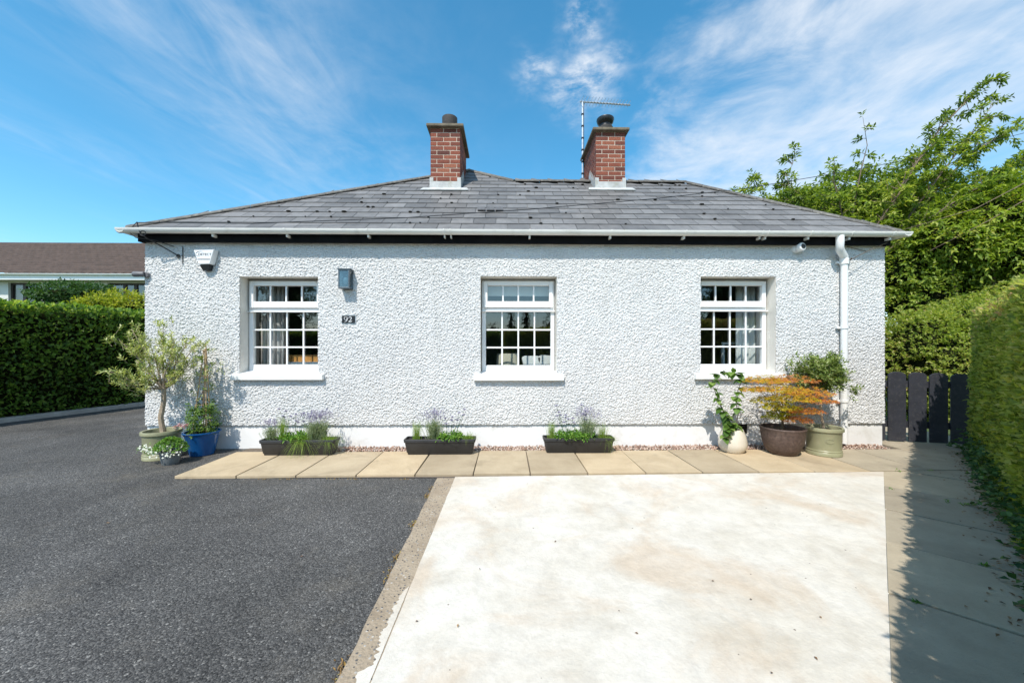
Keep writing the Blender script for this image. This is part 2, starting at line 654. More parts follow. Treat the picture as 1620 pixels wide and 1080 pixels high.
M['asphalt'] = asphalt()
M['dash'] = dash()
M['paving'] = paving('sandy_paving', (0.40, 0.32, 0.215), (0.52, 0.43, 0.30), (0.22, 0.18, 0.13))
M['path'] = paving('grey_concrete_paving', (0.33, 0.285, 0.215), (0.45, 0.395, 0.30), (0.19, 0.165, 0.13))
M['joint'] = plain('joint_sand', (0.13, 0.105, 0.08), 0.95, 0.3, 20, 0.004)
M['painted'] = painted_slab()
M['aggregate'] = aggregate()
M['slate'] = slate()
M['brick'] = brickmat()
M['mortar'] = plain('mortar', (0.52, 0.43, 0.35), 0.95, 0.25, 30, 0.004)
M['lead'] = plain('lead_flashing', (0.45, 0.46, 0.45), 0.6, 0.2, 7, 0.003, 40, stain=(0.30, 0.29, 0.22), stain_amt=0.7, stain_scale=9)
M['capstone'] = plain('weathered_concrete_cap', (0.17, 0.14, 0.10), 0.95, 0.35, 9, 0.006, 50, stain=(0.10, 0.10, 0.07), stain_amt=0.7, stain_scale=6)
M['claypot'] = plain('dark_clay', (0.065, 0.058, 0.055), 0.75, 0.2, 10)
M['plaster'] = plain('smooth_white_render', (0.80, 0.80, 0.79), 0.75, 0.05, 3, 0.003, 45, stain=(0.62, 0.61, 0.58), stain_amt=0.3, stain_scale=3)
M['reveal'] = plain('cream_painted_reveal', (0.68, 0.655, 0.60), 0.8, 0.08, 5, 0.003, 50)
M['plinth'] = plain('white_plinth_paint', (0.80, 0.80, 0.79), 0.8, 0.05, 2.5, 0.003, 30, stain=(0.56, 0.53, 0.47), stain_amt=0.5, stain_scale=3.5)
M['upvc'] = plain('white_upvc', (0.82, 0.82, 0.81), 0.3, 0.02, 3)
M['sillpaint'] = plain('white_sill_paint', (0.82, 0.82, 0.80), 0.55, 0.04, 6, 0.002, 40)
M['gutter'] = plain('cream_white_pvc', (0.80, 0.79, 0.75), 0.35, 0.05, 3, stain=(0.45, 0.44, 0.38), stain_amt=0.35, stain_scale=5)
M['fascia'] = plain('black_painted_board', (0.008, 0.008, 0.009), 0.8, 0.3, 10, spec=0.1)
M['gate'] = plain('blue_black_painted_wood', (0.030, 0.032, 0.042), 0.6, 0.2, 9, 0.003, 40, per=0.15, stain=(0.12, 0.115, 0.11), stain_amt=0.35, stain_scale=30)
M['glass'] = glassmat('window_glass')
M['lampglass'] = glassmat('lamp_glass', (0.5, 0.6, 0.64))
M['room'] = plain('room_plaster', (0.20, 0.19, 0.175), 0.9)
M['roomfloor'] = plain('room_floor', (0.07, 0.05, 0.035), 0.7)
M['metal'] = plain('galvanised_metal', (0.58, 0.60, 0.62), 0.35, 0.15, 20, metal=0.6)
M['lantern'] = plain('slate_grey_metal', (0.10, 0.125, 0.145), 0.4, 0.15, 12, metal=0.3)
M['black'] = plain('black_plastic', (0.012, 0.012, 0.013), 0.4, 0.2, 8)
M['whiteplastic'] = plain('white_plastic', (0.80, 0.81, 0.82), 0.3, 0.03, 5)
M['greyplastic'] = plain('grey_plastic', (0.13, 0.13, 0.14), 0.5, 0.2, 9)
M['trough'] = plain('black_trough_plastic', (0.026, 0.026, 0.027), 0.5, 0.25, 9, 0.001, 60)
M['soil'] = plain('potting_soil', (0.05, 0.032, 0.022), 0.95, 0.5, 40, 0.012, 70)
M['sage'] = plain('sage_green_glaze', (0.31, 0.31, 0.19), 0.35, 0.10, 5, 0.002, 25, stain=(0.40, 0.36, 0.24), stain_amt=0.35, stain_scale=6)
M['blue'] = plain('cobalt_blue_glaze', (0.008, 0.075, 0.24), 0.12, 0.15, 6, spec=0.6)
M['smallpot'] = plain('grey_plastic_pot', (0.17, 0.19, 0.20), 0.5, 0.15, 9)
M['cream'] = plain('cream_glaze', (0.66, 0.60, 0.50), 0.4, 0.06, 5, stain=(0.50, 0.42, 0.32), stain_amt=0.3, stain_scale=8)
M['bowl'] = plain('brown_textured_clay', (0.10, 0.066, 0.055), 0.6, 0.35, 30, 0.004, 70, stain=(0.17, 0.12, 0.10), stain_amt=0.6, stain_scale=20)
M['bark'] = plain('brown_bark', (0.17, 0.125, 0.085), 0.9, 0.35, 22, 0.008, 50)
M['palebark'] = plain('pale_grey_bark', (0.34, 0.27, 0.19), 0.9, 0.25, 25, 0.006, 60)
M['cane'] = plain('bamboo_cane', (0.42, 0.29, 0.16), 0.7, 0.2, 20)
M['curtain'] = plain('pale_grey_curtain', (0.52, 0.48, 0.46), 0.9, 0.1, 5)
M['blind'] = plain('white_blind_fabric', (0.74, 0.75, 0.74), 0.8, 0.04, 4)
M['orange'] = plain('orange_pine_wood', (0.56, 0.26, 0.07), 0.5, 0.2, 14)
M['creamcloth'] = plain('cream_cloth', (0.58, 0.53, 0.42), 0.9, 0.06, 10)
M['whitecloth'] = plain('white_cloth', (0.78, 0.78, 0.77), 0.9, 0.04, 10)
M['lawn'] = plain('rough_grass', (0.06, 0.095, 0.025), 0.95, 0.4, 3, 0.02, 20)
M['kerbconc'] = plain('pale_concrete_kerb', (0.34, 0.32, 0.29), 0.9, 0.2, 8, 0.004, 50)
M['browntile'] = plain('brown_concrete_tile', (0.070, 0.047, 0.038), 0.85, 0.3, 4, 0.004, 60)
M['farwall'] = plain('pale_render', (0.62, 0.62, 0.60), 0.85, 0.06, 3)
M['buffwall'] = plain('buff_soffit', (0.42, 0.38, 0.29), 0.85, 0.08, 3)
M['brownframe'] = plain('dark_brown_frame', (0.022, 0.014, 0.011), 0.5, 0.2, 8)
M['hedgecore'] = plain('dark_hedge_core', (0.014, 0.017, 0.007), 1.0, 0.5, 14, 0.03, 18, spec=0.0)  # dark filling added inside hedges and crowns
M['gravel'] = leafmat('pink_gravel', [(0, (0.20, 0.12, 0.09)), (0.35, (0.38, 0.24, 0.18)), (0.7, (0.50, 0.38, 0.31)), (1, (0.62, 0.55, 0.48))], 0.0, 0.8)
M['litter'] = leafmat('dry_leaf_litter', [(0, (0.10, 0.05, 0.025)), (0.6, (0.22, 0.12, 0.06)), (1, (0.34, 0.22, 0.11))], 0.1, 0.8)
M['moss'] = plain('dark_moss', (0.022, 0.020, 0.016), 0.95, 0.4, 30)
M['lf_left'] = leafmat('dark_hedge_leaf', [(0, (0.05, 0.11, 0.02)), (0.5, (0.14, 0.25, 0.04)), (0.85, (0.27, 0.40, 0.06)), (1, (0.44, 0.50, 0.08))], 0.45)
M['lf_right'] = leafmat('privet_leaf', [(0, (0.10, 0.15, 0.022)), (0.35, (0.25, 0.33, 0.06)), (0.7, (0.40, 0.46, 0.11)), (0.9, (0.52, 0.50, 0.18)), (1, (0.50, 0.36, 0.18))], 0.55)
M['lf_ivy'] = leafmat('ivy_leaf', [(0, (0.02, 0.06, 0.015)), (0.6, (0.05, 0.12, 0.03)), (1, (0.13, 0.22, 0.06))])
M['lf_cherry'] = leafmat('cherry_leaf', [(0, (0.055, 0.10, 0.018)), (0.5, (0.20, 0.29, 0.042)), (0.85, (0.38, 0.45, 0.08)), (1, (0.52, 0.54, 0.15))], 0.46)
M['lf_bright'] = leafmat('yellow_green_leaf', [(0, (0.11, 0.17, 0.02)), (0.5, (0.26, 0.36, 0.045)), (0.85, (0.38, 0.43, 0.06)), (1, (0.36, 0.27, 0.09))], 0.42)
M['lf_dark'] = leafmat('deep_green_leaf', [(0, (0.015, 0.04, 0.012)), (0.6, (0.04, 0.10, 0.025)), (1, (0.10, 0.19, 0.05))])
M['lf_gold'] = leafmat('golden_leaf', [(0, (0.12, 0.18, 0.015)), (0.5, (0.30, 0.36, 0.03)), (1, (0.52, 0.48, 0.05))], 0.35)
M['lf_olive'] = leafmat('pale_variegated_leaf', [(0, (0.20, 0.26, 0.07)), (0.5, (0.42, 0.47, 0.17)), (1, (0.68, 0.68, 0.36))], 0.3)
M['lf_bush'] = leafmat('fresh_green_leaf', [(0, (0.10, 0.16, 0.035)), (0.5, (0.21, 0.29, 0.07)), (0.9, (0.36, 0.42, 0.16)), (1, (0.5, 0.5, 0.27))], 0.3)
M['lf_herb'] = leafmat('herb_leaf', [(0, (0.05, 0.14, 0.02)), (0.5, (0.13, 0.29, 0.04)), (1, (0.27, 0.42, 0.08))], 0.35)
M['lf_climb'] = leafmat('climber_leaf', [(0, (0.05, 0.11, 0.02)), (0.5, (0.12, 0.23, 0.04)), (1, (0.25, 0.36, 0.09))], 0.35)
M['lf_lav'] = leafmat('lavender_leaf', [(0, (0.17, 0.24, 0.12)), (0.6, (0.30, 0.37, 0.22)), (1, (0.44, 0.48, 0.33))], 0.3)
M['lf_grass'] = leafmat('fresh_grass_blade', [(0, (0.13, 0.24, 0.03)), (0.6, (0.25, 0.38, 0.06)), (1, (0.42, 0.50, 0.14))], 0.4)
M['lf_maple'] = leafmat('maple_leaf', [(0, (0.27, 0.32, 0.015)), (0.35, (0.52, 0.39, 0.025)), (0.6, (0.62, 0.31, 0.045)), (0.85, (0.62, 0.23, 0.065)), (1, (0.56, 0.24, 0.12))], 0.45)
M['petal_w'] = leafmat('white_petal', [(0, (0.70, 0.72, 0.66)), (1, (0.85, 0.85, 0.82))], 0.25)
M['petal_p'] = leafmat('lilac_petal', [(0, (0.16, 0.13, 0.28)), (0.5, (0.28, 0.25, 0.44)), (1, (0.44, 0.42, 0.60))], 0.25)
M['petal_pink'] = leafmat('pink_petal', [(0, (0.50, 0.22, 0.26)), (1, (0.72, 0.45, 0.47))], 0.25)
M['clear_weed'] = leafmat('dry_weed', [(0, (0.16, 0.09, 0.03)), (0.6, (0.36, 0.22, 0.07)), (1, (0.46, 0.38, 0.10))], 0.2)

# ------------------------------------------------------------------ the ground
YW = 5.05                      # front face of the cottage


def sheet(name, pts, z, mat, parent=None, kind='structure'):
    mb = MB().poly([(p[0], p[1], z) for p in pts])
    return mb.build(name, M[mat], parent, kind=kind)


sheet('ground', [(-400, -400), (400, -400), (400, 600), (-400, 600)], -0.03, 'lawn')
gl0, gl1 = gnd(0, 668), gnd(232, 640)
hd = (gl1 - gl0).normalized()
HLA = gl0 - hd * 3.0
HLB = gl1 + hd * 4.5
S_TL, S_TR = gnd(720, 757), gnd(1400, 748.5)
S_BL, S_BR = gnd(597, 1062), gnd(1412, 1080)
ldir = (S_BL - S_TL) / (S_BL - S_TL).y
rdir = (S_BR - S_TR) / (S_BR - S_TR).y
sl = lambda y: S_TL + ldir * (y - S_TL.y)
sr = lambda y: S_TR + rdir * (y - S_TR.y)
YB = -0.75
KO_T, KO_B = gnd(692, 757.5), gnd(535, 1080)
kdir = (KO_B - KO_T) / (KO_B - KO_T).y
ko = lambda y: KO_T + kdir * (y - KO_T.y)
sheet('driveway', [(-16, -14), (14, -14), (14, YB - 0.3), (ko(YB).x + 0.03, YB), (ko(KO_T.y).x + 0.03, KO_T.y), (ko(KO_T.y).x + 0.03, YW + 0.3), (-4.6, 14), (-7.6, 14), (HLB.x, HLB.y), (HLA.x, HLA.y), (-16, 2.0)], 0.0, 'asphalt')


def wobble(a, b, n, amp, seed):
    pts = []
    for i in range(n + 1):
        f = i / n
        p = Vector(a).lerp(Vector(b), f)
        q = mnoise.noise((f * n * 0.37 + seed, seed, 0)) * amp + mnoise.noise((f * n * 1.3 + seed, seed, 3)) * amp * 0.5
        pts.append((p.x + q, p.y))
    return pts


# kerb strip of exposed aggregate on the left of the painted slab, and the slab itself
kl = wobble(ko(KO_T.y - 0.004), ko(YB), 60, 0.010, 2.0)
kr = wobble(sl(KO_T.y - 0.004) + Vector((0.05, 0, 0)), sl(YB) + Vector((0.05, 0, 0)), 60, 0.004, 8.0)
mb = MB().prism([(x, y, -0.02) for x, y in kl] + [(x, y, -0.02) for x, y in reversed(kr)], (0, 0, 0.034))
mb.build('kerb_strip', M['aggregate'], kind='structure')
left = wobble(sl(S_TL.y), sl(YB), 60, 0.005, 3.0)
right = wobble(sr(S_TR.y), sr(YB), 60, 0.007, 5.0)
mb = MB().prism([(x, y, -0.02) for x, y in left] + [(x, y, -0.02) for x, y in reversed(right)], (0, 0, 0.040))
slab = mb.build('painted_concrete_slab', M['painted'], kind='structure')
# white paint spilled over the kerb, a thin crack away from the slab
mb = MB()
rows = []
yy = 2.10
while yy > YB:
    q = sl(yy)
    w_ = 0.030 + 0.045 * mnoise.noise((yy * 7, 9.1, 0)) + 0.030 * mnoise.noise((yy * 23, 4.1, 0)) + 0.018 * mnoise.noise((yy * 61, 2.1, 0))
    w_ = max(0.004, w_ * min(1, (2.10 - yy) / 0.15) + 0.004)
    rows.append(((q.x - 0.007 - w_, yy), (q.x - 0.007 + 0.002 * mnoise.noise((yy * 30, 7, 1)), yy)))
    yy -= 0.006
for (a0_, b0_), (a1_, b1_) in zip(rows[:-1], rows[1:]):
    mb.quad((*a0_, 0.0165), (*a1_, 0.0165), (*b1_, 0.0165), (*b0_, 0.0165))
mb.build('paint_spill', M['painted'], slab)

# sandy paving in front of the wall
bed = sheet('paved_strip', [(gnd(277, 757).x, gnd(277, 757).y + 0.01), (KO_T.x, S_TL.y + 0.02), (S_TR.x + 0.02, S_TR.y + 0.02), (S_TR.x + 2.2, S_TR.y + 0.02), (6.25, YW + 0.1), (gnd(378, 716).x, YW + 0.02)], 0.006, 'joint')
YP1 = 4.80                   # rear edge of the slabs
xs0 = gnd(275, 757.5)
y_front = lambda x: xs0.y + (S_TR.y - xs0.y) * (x - xs0.x) / (S_TR.x - xs0.x)
xx = xs0.x
k = 0
fixed = [0.62, 0.60, 0.61, 0.60, 0.60, 0.59, 0.60, 0.61, 0.60, 0.60, 0.60, 0.60, 0.60, 0.61]
while xx < 5.9:
    w = fixed[k] if k < len(fixed) else 0.6
    g = 0.006
    x0, x1 = xx + g, xx + w - g
    yb = YP1 + random.uniform(-0.008, 0.008)
    skew = random.uniform(-0.008, 0.008)
    yf0, yf1 = y_front(x0), y_front(x1)
    if x1 > S_TR.x + 0.05:
        yf0 = yf1 = S_TR.y + 0.012
    zt = 0.030 + random.uniform(-0.003, 0.003)
    mb = MB().prism([(x0, yf0, 0.0), (x1, yf1, 0.0), (x1 + skew, yb, 0.0), (x0 + skew * 0.5, yb, 0.0)], (0, 0, zt))
    o = mb.build('paving_slab', M['paving'] if x0 < 3.3 else M['path'], bed, bevel=0.004)
    xx += w
    k += 1

# grey path slanting away along the right hedge
U = Vector((0.7071, 0.7071, 0))
Nn = Vector((0.7071, -0.7071, 0))
XR_ = at(1398, 500, YW).x
pb = sheet('side_path', [tuple(sr(S_TR.y + 0.0))[:2], tuple(sr(YB))[:2], (sr(YB).x + 1.6, YB - 0.6), (7.6, 5.0), (S_TR.x + 2.2, S_TR.y)], 0.002, 'joint')
def clip_y(pts, ymax):
    out = []
    for a_, b_ in zip(pts, pts[1:] + pts[:1]):
        if a_[1] <= ymax:
            out.append(a_)
        if (a_[1] - ymax) * (b_[1] - ymax) < 0:
            f_ = (ymax - a_[1]) / (b_[1] - a_[1])
            out.append((a_[0] + (b_[0] - a_[0]) * f_, ymax, a_[2]))
    return out


s0 = -0.9
for ln in (.75, .76, .75, .74, .75, .74, .73, .72, .74, .75):
    a, b = s0 + 0.009, s0 + ln - 0.009
    s0 += ln
    pts = [tuple(U * s_ + Nn * d_ + Vector((0, 0, -0.01))) for s_, d_ in ((a, 0.035), (a, 1.1), (b, 1.1), (b, 0.035))]
    pts = clip_y(pts, S_TR.y - 0.002)
    if len(pts) < 3:
        continue
    zt = 0.026 + random.uniform(-0.004, 0.004)
    MB().prism(pts, (0, 0, zt + 0.01)).build('paving_slab', M['path'], pb, bevel=0.004)
# concrete threshold under the gate
MB().prism([(XR_ + 0.01, 4.815, -0.01), (6.6, 4.815, -0.01), (6.6, 6.2, -0.01), (XR_ + 0.01, 6.2, -0.01)], (0, 0, 0.034)).build('threshold_slab', M['path'], bed, bevel=0.004)

# kerb along the left hedge
kn = Vector((hd.y, -hd.x, 0))
mb = MB()
mb.prism([tuple(HLA - kn * 0.10 + Vector((0, 0, -0.05))), tuple(HLA + kn * 0.13 + Vector((0, 0, -0.05))), tuple(HLB + kn * 0.13 + Vector((0, 0, -0.05))), tuple(HLB - kn * 0.10 + Vector((0, 0, -0.05)))], (0, 0, 0.13))
mb.build('hedge_kerb', M['kerbconc'], kind='structure', bevel=0.012)


def pebbles(name, P, r, mat, parent=None, label=None, cat=None):
    """small irregular stones: squashed octahedra"""
    n = len(P)
    q = np.array([[1, 0, 0], [0, 1, 0], [-1, 0, 0], [0, -1, 0], [0, 0, 1], [0, 0, -1]], float)
    sc = r[:, None, None] * rng.uniform(0.6, 1.25, (n, 1, 3))
    a = rng.uniform(0, 6.28, n)
    V = q[None] * sc + rng.normal(0, 0.12, (n, 6, 3)) * r[:, None, None]
    X = V[:, :, 0] * np.cos(a)[:, None] - V[:, :, 1] * np.sin(a)[:, None]
    Y = V[:, :, 0] * np.sin(a)[:, None] + V[:, :, 1] * np.cos(a)[:, None]
    V = np.stack([X, Y, V[:, :, 2]], -1) + P[:, None, :]
    f = np.array([[0, 1, 4], [1, 2, 4], [2, 3, 4], [3, 0, 4], [1, 0, 5], [2, 1, 5], [3, 2, 5], [0, 3, 5]])
    F = (np.arange(n)[:, None, None] * 6 + f[None]).reshape(-1, 3)
    o = link(name, arrays_mesh(name, V.reshape(-1, 3), F, np.repeat(rng.random(n), 8)), mat, parent, 'stuff')
    return tag(o, label, cat)


n = 5200
px_ = rng.uniform(-3.05, 5.0, n)
py_ = rng.uniform(YP1 + 0.01, YW + 0.0, n)
pz_ = 0.008 + rng.uniform(0, 0.026, n)
pebbles('gravel', np.stack([px_, py_, pz_], 1), rng.uniform(0.008, 0.017, n), M['gravel'],
        label='strip of pinkish gravel between the paving and the white plinth', cat='gravel')

# ------------------------------------------------------------------ the cottage
cot = empty('cottage', (0.1, YW, 0), 'white pebbledashed hipped cottage with grey slate roof and two brick chimneys', 'house')
XL, XR = at(231, 500, YW).x, at(1398, 500, YW).x
ZT = 2.72
OPEN = []
for (a, b, t_, b_) in ((380, 504, 437.5, 589), (760, 881, 437.5, 590), (1107, 1226, 437.5, 588)):
    p, q = at(a, t_, YW), at(b, b_, YW)
    OPEN.append((p.x, q.x, q.z, p.z))
ZPL = at(810, 671, YW).z       # top of the plinth

# pebbledash skin with real stones
step = 0.0063
nx, nz = int((XR - XL) / step), int((ZT - ZPL) / step)
gx = np.linspace(XL, XR, nx + 1)
gz = np.linspace(ZPL, ZT, nz + 1)
GX, GZ = np.meshgrid(gx, gz)
cell = 0.0172
cw, ch = int((XR - XL) / cell) + 5, int((ZT - ZPL) / cell) + 5
jx, jz = rng.uniform(0.05, 0.95, (ch, cw)), rng.uniform(0.05, 0.95, (ch, cw))
am = rng.uniform(0.15, 1.25, (ch, cw)) * (rng.random((ch, cw)) > 0.10)
ci = ((GX - XL) / cell).astype(int) + 2
cj = ((GZ - ZPL) / cell).astype(int) + 2
best = np.zeros_like(GX)
u0, v0 = (GX - XL) / cell + 2, (GZ - ZPL) / cell + 2
for di in (-1, 0, 1):
    for dj in (-1, 0, 1):
        ii, jj = np.clip(ci + di, 0, cw - 1), np.clip(cj + dj, 0, ch - 1)
        d2 = (u0 - (ii + jx[jj, ii])) ** 2 + (v0 - (jj + jz[jj, ii])) ** 2
        h = np.sqrt(np.clip(1 - d2 / 0.34, 0, None)) * am[jj, ii]
        best = np.maximum(best, h)
H = best * 0.0120 + rng.uniform(0, 0.0045, GX.shape)
# hand-thrown unevenness
lum = np.array([mnoise.noise((x * 0.9, 0.0, 7.0)) for x in gx])[None, :] * 0.006 + np.array([mnoise.noise((z * 1.3, 4.0, 2.0)) for z in gz])[:, None] * 0.004
YS = YW - 0.004 - H - 0.004 - lum
YS = np.minimum(YS, YW - 0.004)
cxm, czm = (GX[:-1, :-1] + GX[1:, 1:]) / 2, (GZ[:-1, :-1] + GZ[1:, 1:]) / 2
keep = np.ones_like(cxm, bool)
wob = np.array([[0.0]])
for (a, b, c, d) in OPEN:
    keep &= ~((cxm > a) & (cxm < b) & (czm > c - 0.08) & (czm < d))
ids = np.arange((nx + 1) * (nz + 1)).reshape(nz + 1, nx + 1)
F = np.stack([ids[:-1, :-1], ids[:-1, 1:], ids[1:, 1:], ids[1:, :-1]], -1)[keep]
V = np.stack([GX, YS, GZ], -1).reshape(-1, 3)
me = arrays_mesh('pebbledash', V, F)
link('pebbledash', me, M['dash'], cot)

# solid wall behind the dash, with the three openings; smooth painted reveals
mb = MB()
ya, yb_ = YW - 0.003, YW + 0.32
xs = [XL] + [v for o_ in OPEN for v in (o_[0], o_[1])] + [XR]
for i in range(0, 8, 2):
    mb.box(xs[i], xs[i + 1], ya, yb_, 0.31, ZT)
for (a, b, c, d) in OPEN:
    mb.box(a, b, ya, yb_, d, ZT)
    mb.box(a, b, ya, yb_, 0.31, c - 0.09)
mb.build('wall', M['reveal'], cot)
mb = MB()
mb.box(XL, XL + 0.3, yb_, 11.8, 0, ZT)
mb.box(XR - 0.3, XR, yb_, 8.9, 0, ZT)
mb.box(2.4, XR - 0.3, 8.6, 8.9, 0, ZT)
mb.box(2.4, 2.7, 8.9, 11.8, 0, ZT)
mb.box(XL + 0.3, 2.4, 11.5, 11.8, 0, ZT)
mb.build('side_wall', M['dash'], cot)
MB().box(XL + 0.008, XR - 0.008, YW + 0.012, yb_, 0, 0.31).build('plinth', M['plinth'], cot)

# rooms seen through the windows
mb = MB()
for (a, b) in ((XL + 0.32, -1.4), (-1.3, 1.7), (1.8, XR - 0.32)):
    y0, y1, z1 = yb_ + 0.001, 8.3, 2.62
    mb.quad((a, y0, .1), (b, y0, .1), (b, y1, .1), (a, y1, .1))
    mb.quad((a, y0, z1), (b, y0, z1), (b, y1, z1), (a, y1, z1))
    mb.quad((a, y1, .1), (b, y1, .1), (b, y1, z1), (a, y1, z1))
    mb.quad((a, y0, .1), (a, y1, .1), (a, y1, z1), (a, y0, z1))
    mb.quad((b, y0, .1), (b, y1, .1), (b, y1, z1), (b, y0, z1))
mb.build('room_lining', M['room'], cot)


def window(op, side):
    x0, x1, z0, z1 = op
    w = empty('window', ((x0 + x1) / 2, YW + 0.2, z0))
    w.parent = cot
    w.location = Vector(w.location) - cot.location
    YF = YW + 0.155
    fo = 0.032                                 # outer frame bar
    mb = MB()
    ym = YF + 0.06
    zb = z0 + 0.012
    zt_ = z1 - 0.028
    a, b = x0 + 0.012, x1 - 0.012
    ztr = zt_ - 0.375                           # transom
    mb.box(a, a + fo + 0.02, YF, ym, zb, zt_)
    mb.box(b - fo - 0.02, b, YF, ym, zb, zt_)
    mb.box(a + fo + 0.02, b - fo - 0.02, YF, ym, zt_ - 0.035, zt_)
    mb.box(a + fo + 0.02, b - fo - 0.02, YF, ym, zb, zb + 0.085)
    mb.box(a + fo + 0.02, b - fo - 0.02, YF, ym, ztr - 0.045, ztr)
    mb.build('frame', M['upvc'], w, bevel=0.005)
    # opening top light stands proud of the frame
    sa, sb_, s0, s1 = a + 0.022, b - 0.022, ztr + 0.006, zt_ - 0.010
    mb = MB()
    bw, ys0, ys1 = 0.055, YF - 0.030, YF + 0.030
    mb.box(sa, sa + bw, ys0, ys1, s0, s1)
    mb.box(sb_ - bw, sb_, ys0, ys1, s0, s1)
    mb.box(sa + bw, sb_ - bw, ys0, ys1, s0, s0 + 0.085)
    mb.box(sa + bw, sb_ - bw, ys0, ys1, s1 - 0.06, s1)
    mb.build('top_sash', M['upvc'], w, bevel=0.006)
    mb = MB().box(a - 0.005, b + 0.005, YF - 0.034, YF - 0.001, ztr - 0.052, ztr - 0.040)
    mb.build('drip_bar', M['upvc'], w, bevel=0.003)
    # panes and glazing bars
    def lights(xa, xb, za, zb2, nxx, nzz, yg):
        for i in range(1, nxx):
            x = xa + (xb - xa) * i / nxx
            MB().box(x - 0.0105, x + 0.0105, yg - 0.010, yg + 0.008, za, zb2).build('glazing_bar', M['upvc'], w, bevel=0.003)
        for j in range(1, nzz):
            z = za + (zb2 - za) * j / nzz
            MB().box(xa, xb, yg - 0.0085, yg + 0.006, z - 0.0105, z + 0.0105).build('glazing_bar', M['upvc'], w, bevel=0.003)
        for i in range(nxx):
            for j in range(nzz):
                q0, q1 = xa + (xb - xa) * i / nxx, xa + (xb - xa) * (i + 1) / nxx
                r0, r1 = za + (zb2 - za) * j / nzz, za + (zb2 - za) * (j + 1) / nzz
                MB().quad((q0, yg + 0.012, r0), (q1, yg + 0.012, r0), (q1, yg + 0.012, r1), (q0, yg + 0.012, r1)).build('pane', M['glass'], w, fix=False)
    lights(sa + bw, sb_ - bw, s0 + 0.085, s1 - 0.06, 4, 1, YF + 0.004)
    lights(a + fo + 0.02, b - fo - 0.02, zb + 0.085, ztr - 0.052, 4, 3, YF + 0.022)
    # sill with a sloping top
    e = 0.085
    prof = [(YW - 0.075, z0 - 0.095), (YW - 0.078, z0 - 0.025), (YF + 0.03, z0 + 0.018), (YF + 0.03, z0 - 0.095)]
    MB().prism([(x0 - e, y, z) for y, z in prof[:2]] + [(x0 - e, YW - 0.006, z0 - 0.0085), (x0 - e, YW - 0.006, z0 - 0.095)], (x1 - x0 + 2 * e, 0, 0)).build('sill', M['sillpaint'], w, bevel=0.006)
    MB().prism([(x0 + 0.001, YW - 0.0055, z0 - 0.09), (x0 + 0.001, YW - 0.0055, z0 - 0.0085), (x0 + 0.001, YF + 0.03, z0 + 0.020), (x0 + 0.001, YF + 0.03, z0 - 0.09)], (x1 - x0 - 0.002, 0, 0)).build('sill_board', M['sillpaint'], w)
    return w


for i, op in enumerate(OPEN):
    window(op, i)

# ---- roof
YE, ZE, TP = 4.92, 2.855, 0.75


def on_roof(px, py):
    d = ray(px, py)
    t_ = (CAM_H - ZE + TP * YE) / (TP * d.y - d.z)
    return EYE + d * t_


XEL, XER = XL - 0.16, XR + 0.15
EL, ER = Vector((XEL, YE, ZE)), Vector((XER, YE, ZE))
RL = on_roof(815, 287.5)
PK = on_roof(742, 270.5)
YR, ZR = RL.y, RL.z
RR = Vector((XER - (YR - YE) * 0.97, YR, ZR))
YBK = 2 * YR - YE
EB = Vector((XER, YBK, ZE))
s2 = (PK.z - RL.z) / (RL.x - PK.x)
XV = RL.x + (ZR - ZE) / s2
Vv = Vector((XV, YBK, ZE))
YEND = 11.9
PKE = Vector((PK.x, YEND, PK.z))
mb = MB()
mb.poly([EL, ER, RR, RL, PK])
mb.poly([ER, EB, RR])
mb.poly([EB, Vv, RL, RR])
mb.poly([PK, RL, Vv, (XV, YEND, ZE), PKE])
mb.poly([EL, PK, PKE, (XEL, YEND, ZE)])
mb.poly([(XEL + .1, YEND - .02, ZE - 0.1), (XV - .1, YEND - .02, ZE - 0.1), PKE])
for i in range(len(mb.v)):
    mb.v[i] = (mb.v[i][0], mb.v[i][1], mb.v[i][2] - 0.012)
roof = link('roof', mb.mesh('roof', fix=False), M['slate'], cot)

SL = math.hypot(1, TP)                      # slope length per metre of plan
GA = 0.228                                  # course gauge on the slope
dyc = GA / SL
sw = 0.305
up_n = Vector((0, -TP, 1)).normalized()
up_s = Vector((0, 1, TP)).normalized()
TH = 0.006


def xlim_l(y):
    f = (y - YE) / (PK.y - YE)
    return XEL + (PK.x - XEL) * f


def xlim_r(y):
    if y <= YR:
        f = (y - YE) / (YR - YE)
        return XER + (RR.x - XER) * f
    f = (y - YR) / (PK.y - YR)
    return RL.x + (PK.x - RL.x) * f


def slate_verts(xa0, xb0, xa1, xb1, y0, y1):
    """lower edge rides on the course below, upper edge tucked under the next"""
    v = []
    for lift in (0.0, TH):
        for (x, y, e) in ((xa0, y0, 0.009), (xb0, y0, 0.009), (xb1, y1, -0.002), (xa1, y1, -0.002)):
            p = Vector((x, y, ZE + TP * (y - YE))) + up_n * (e + lift)
            v.append(p)
    return v


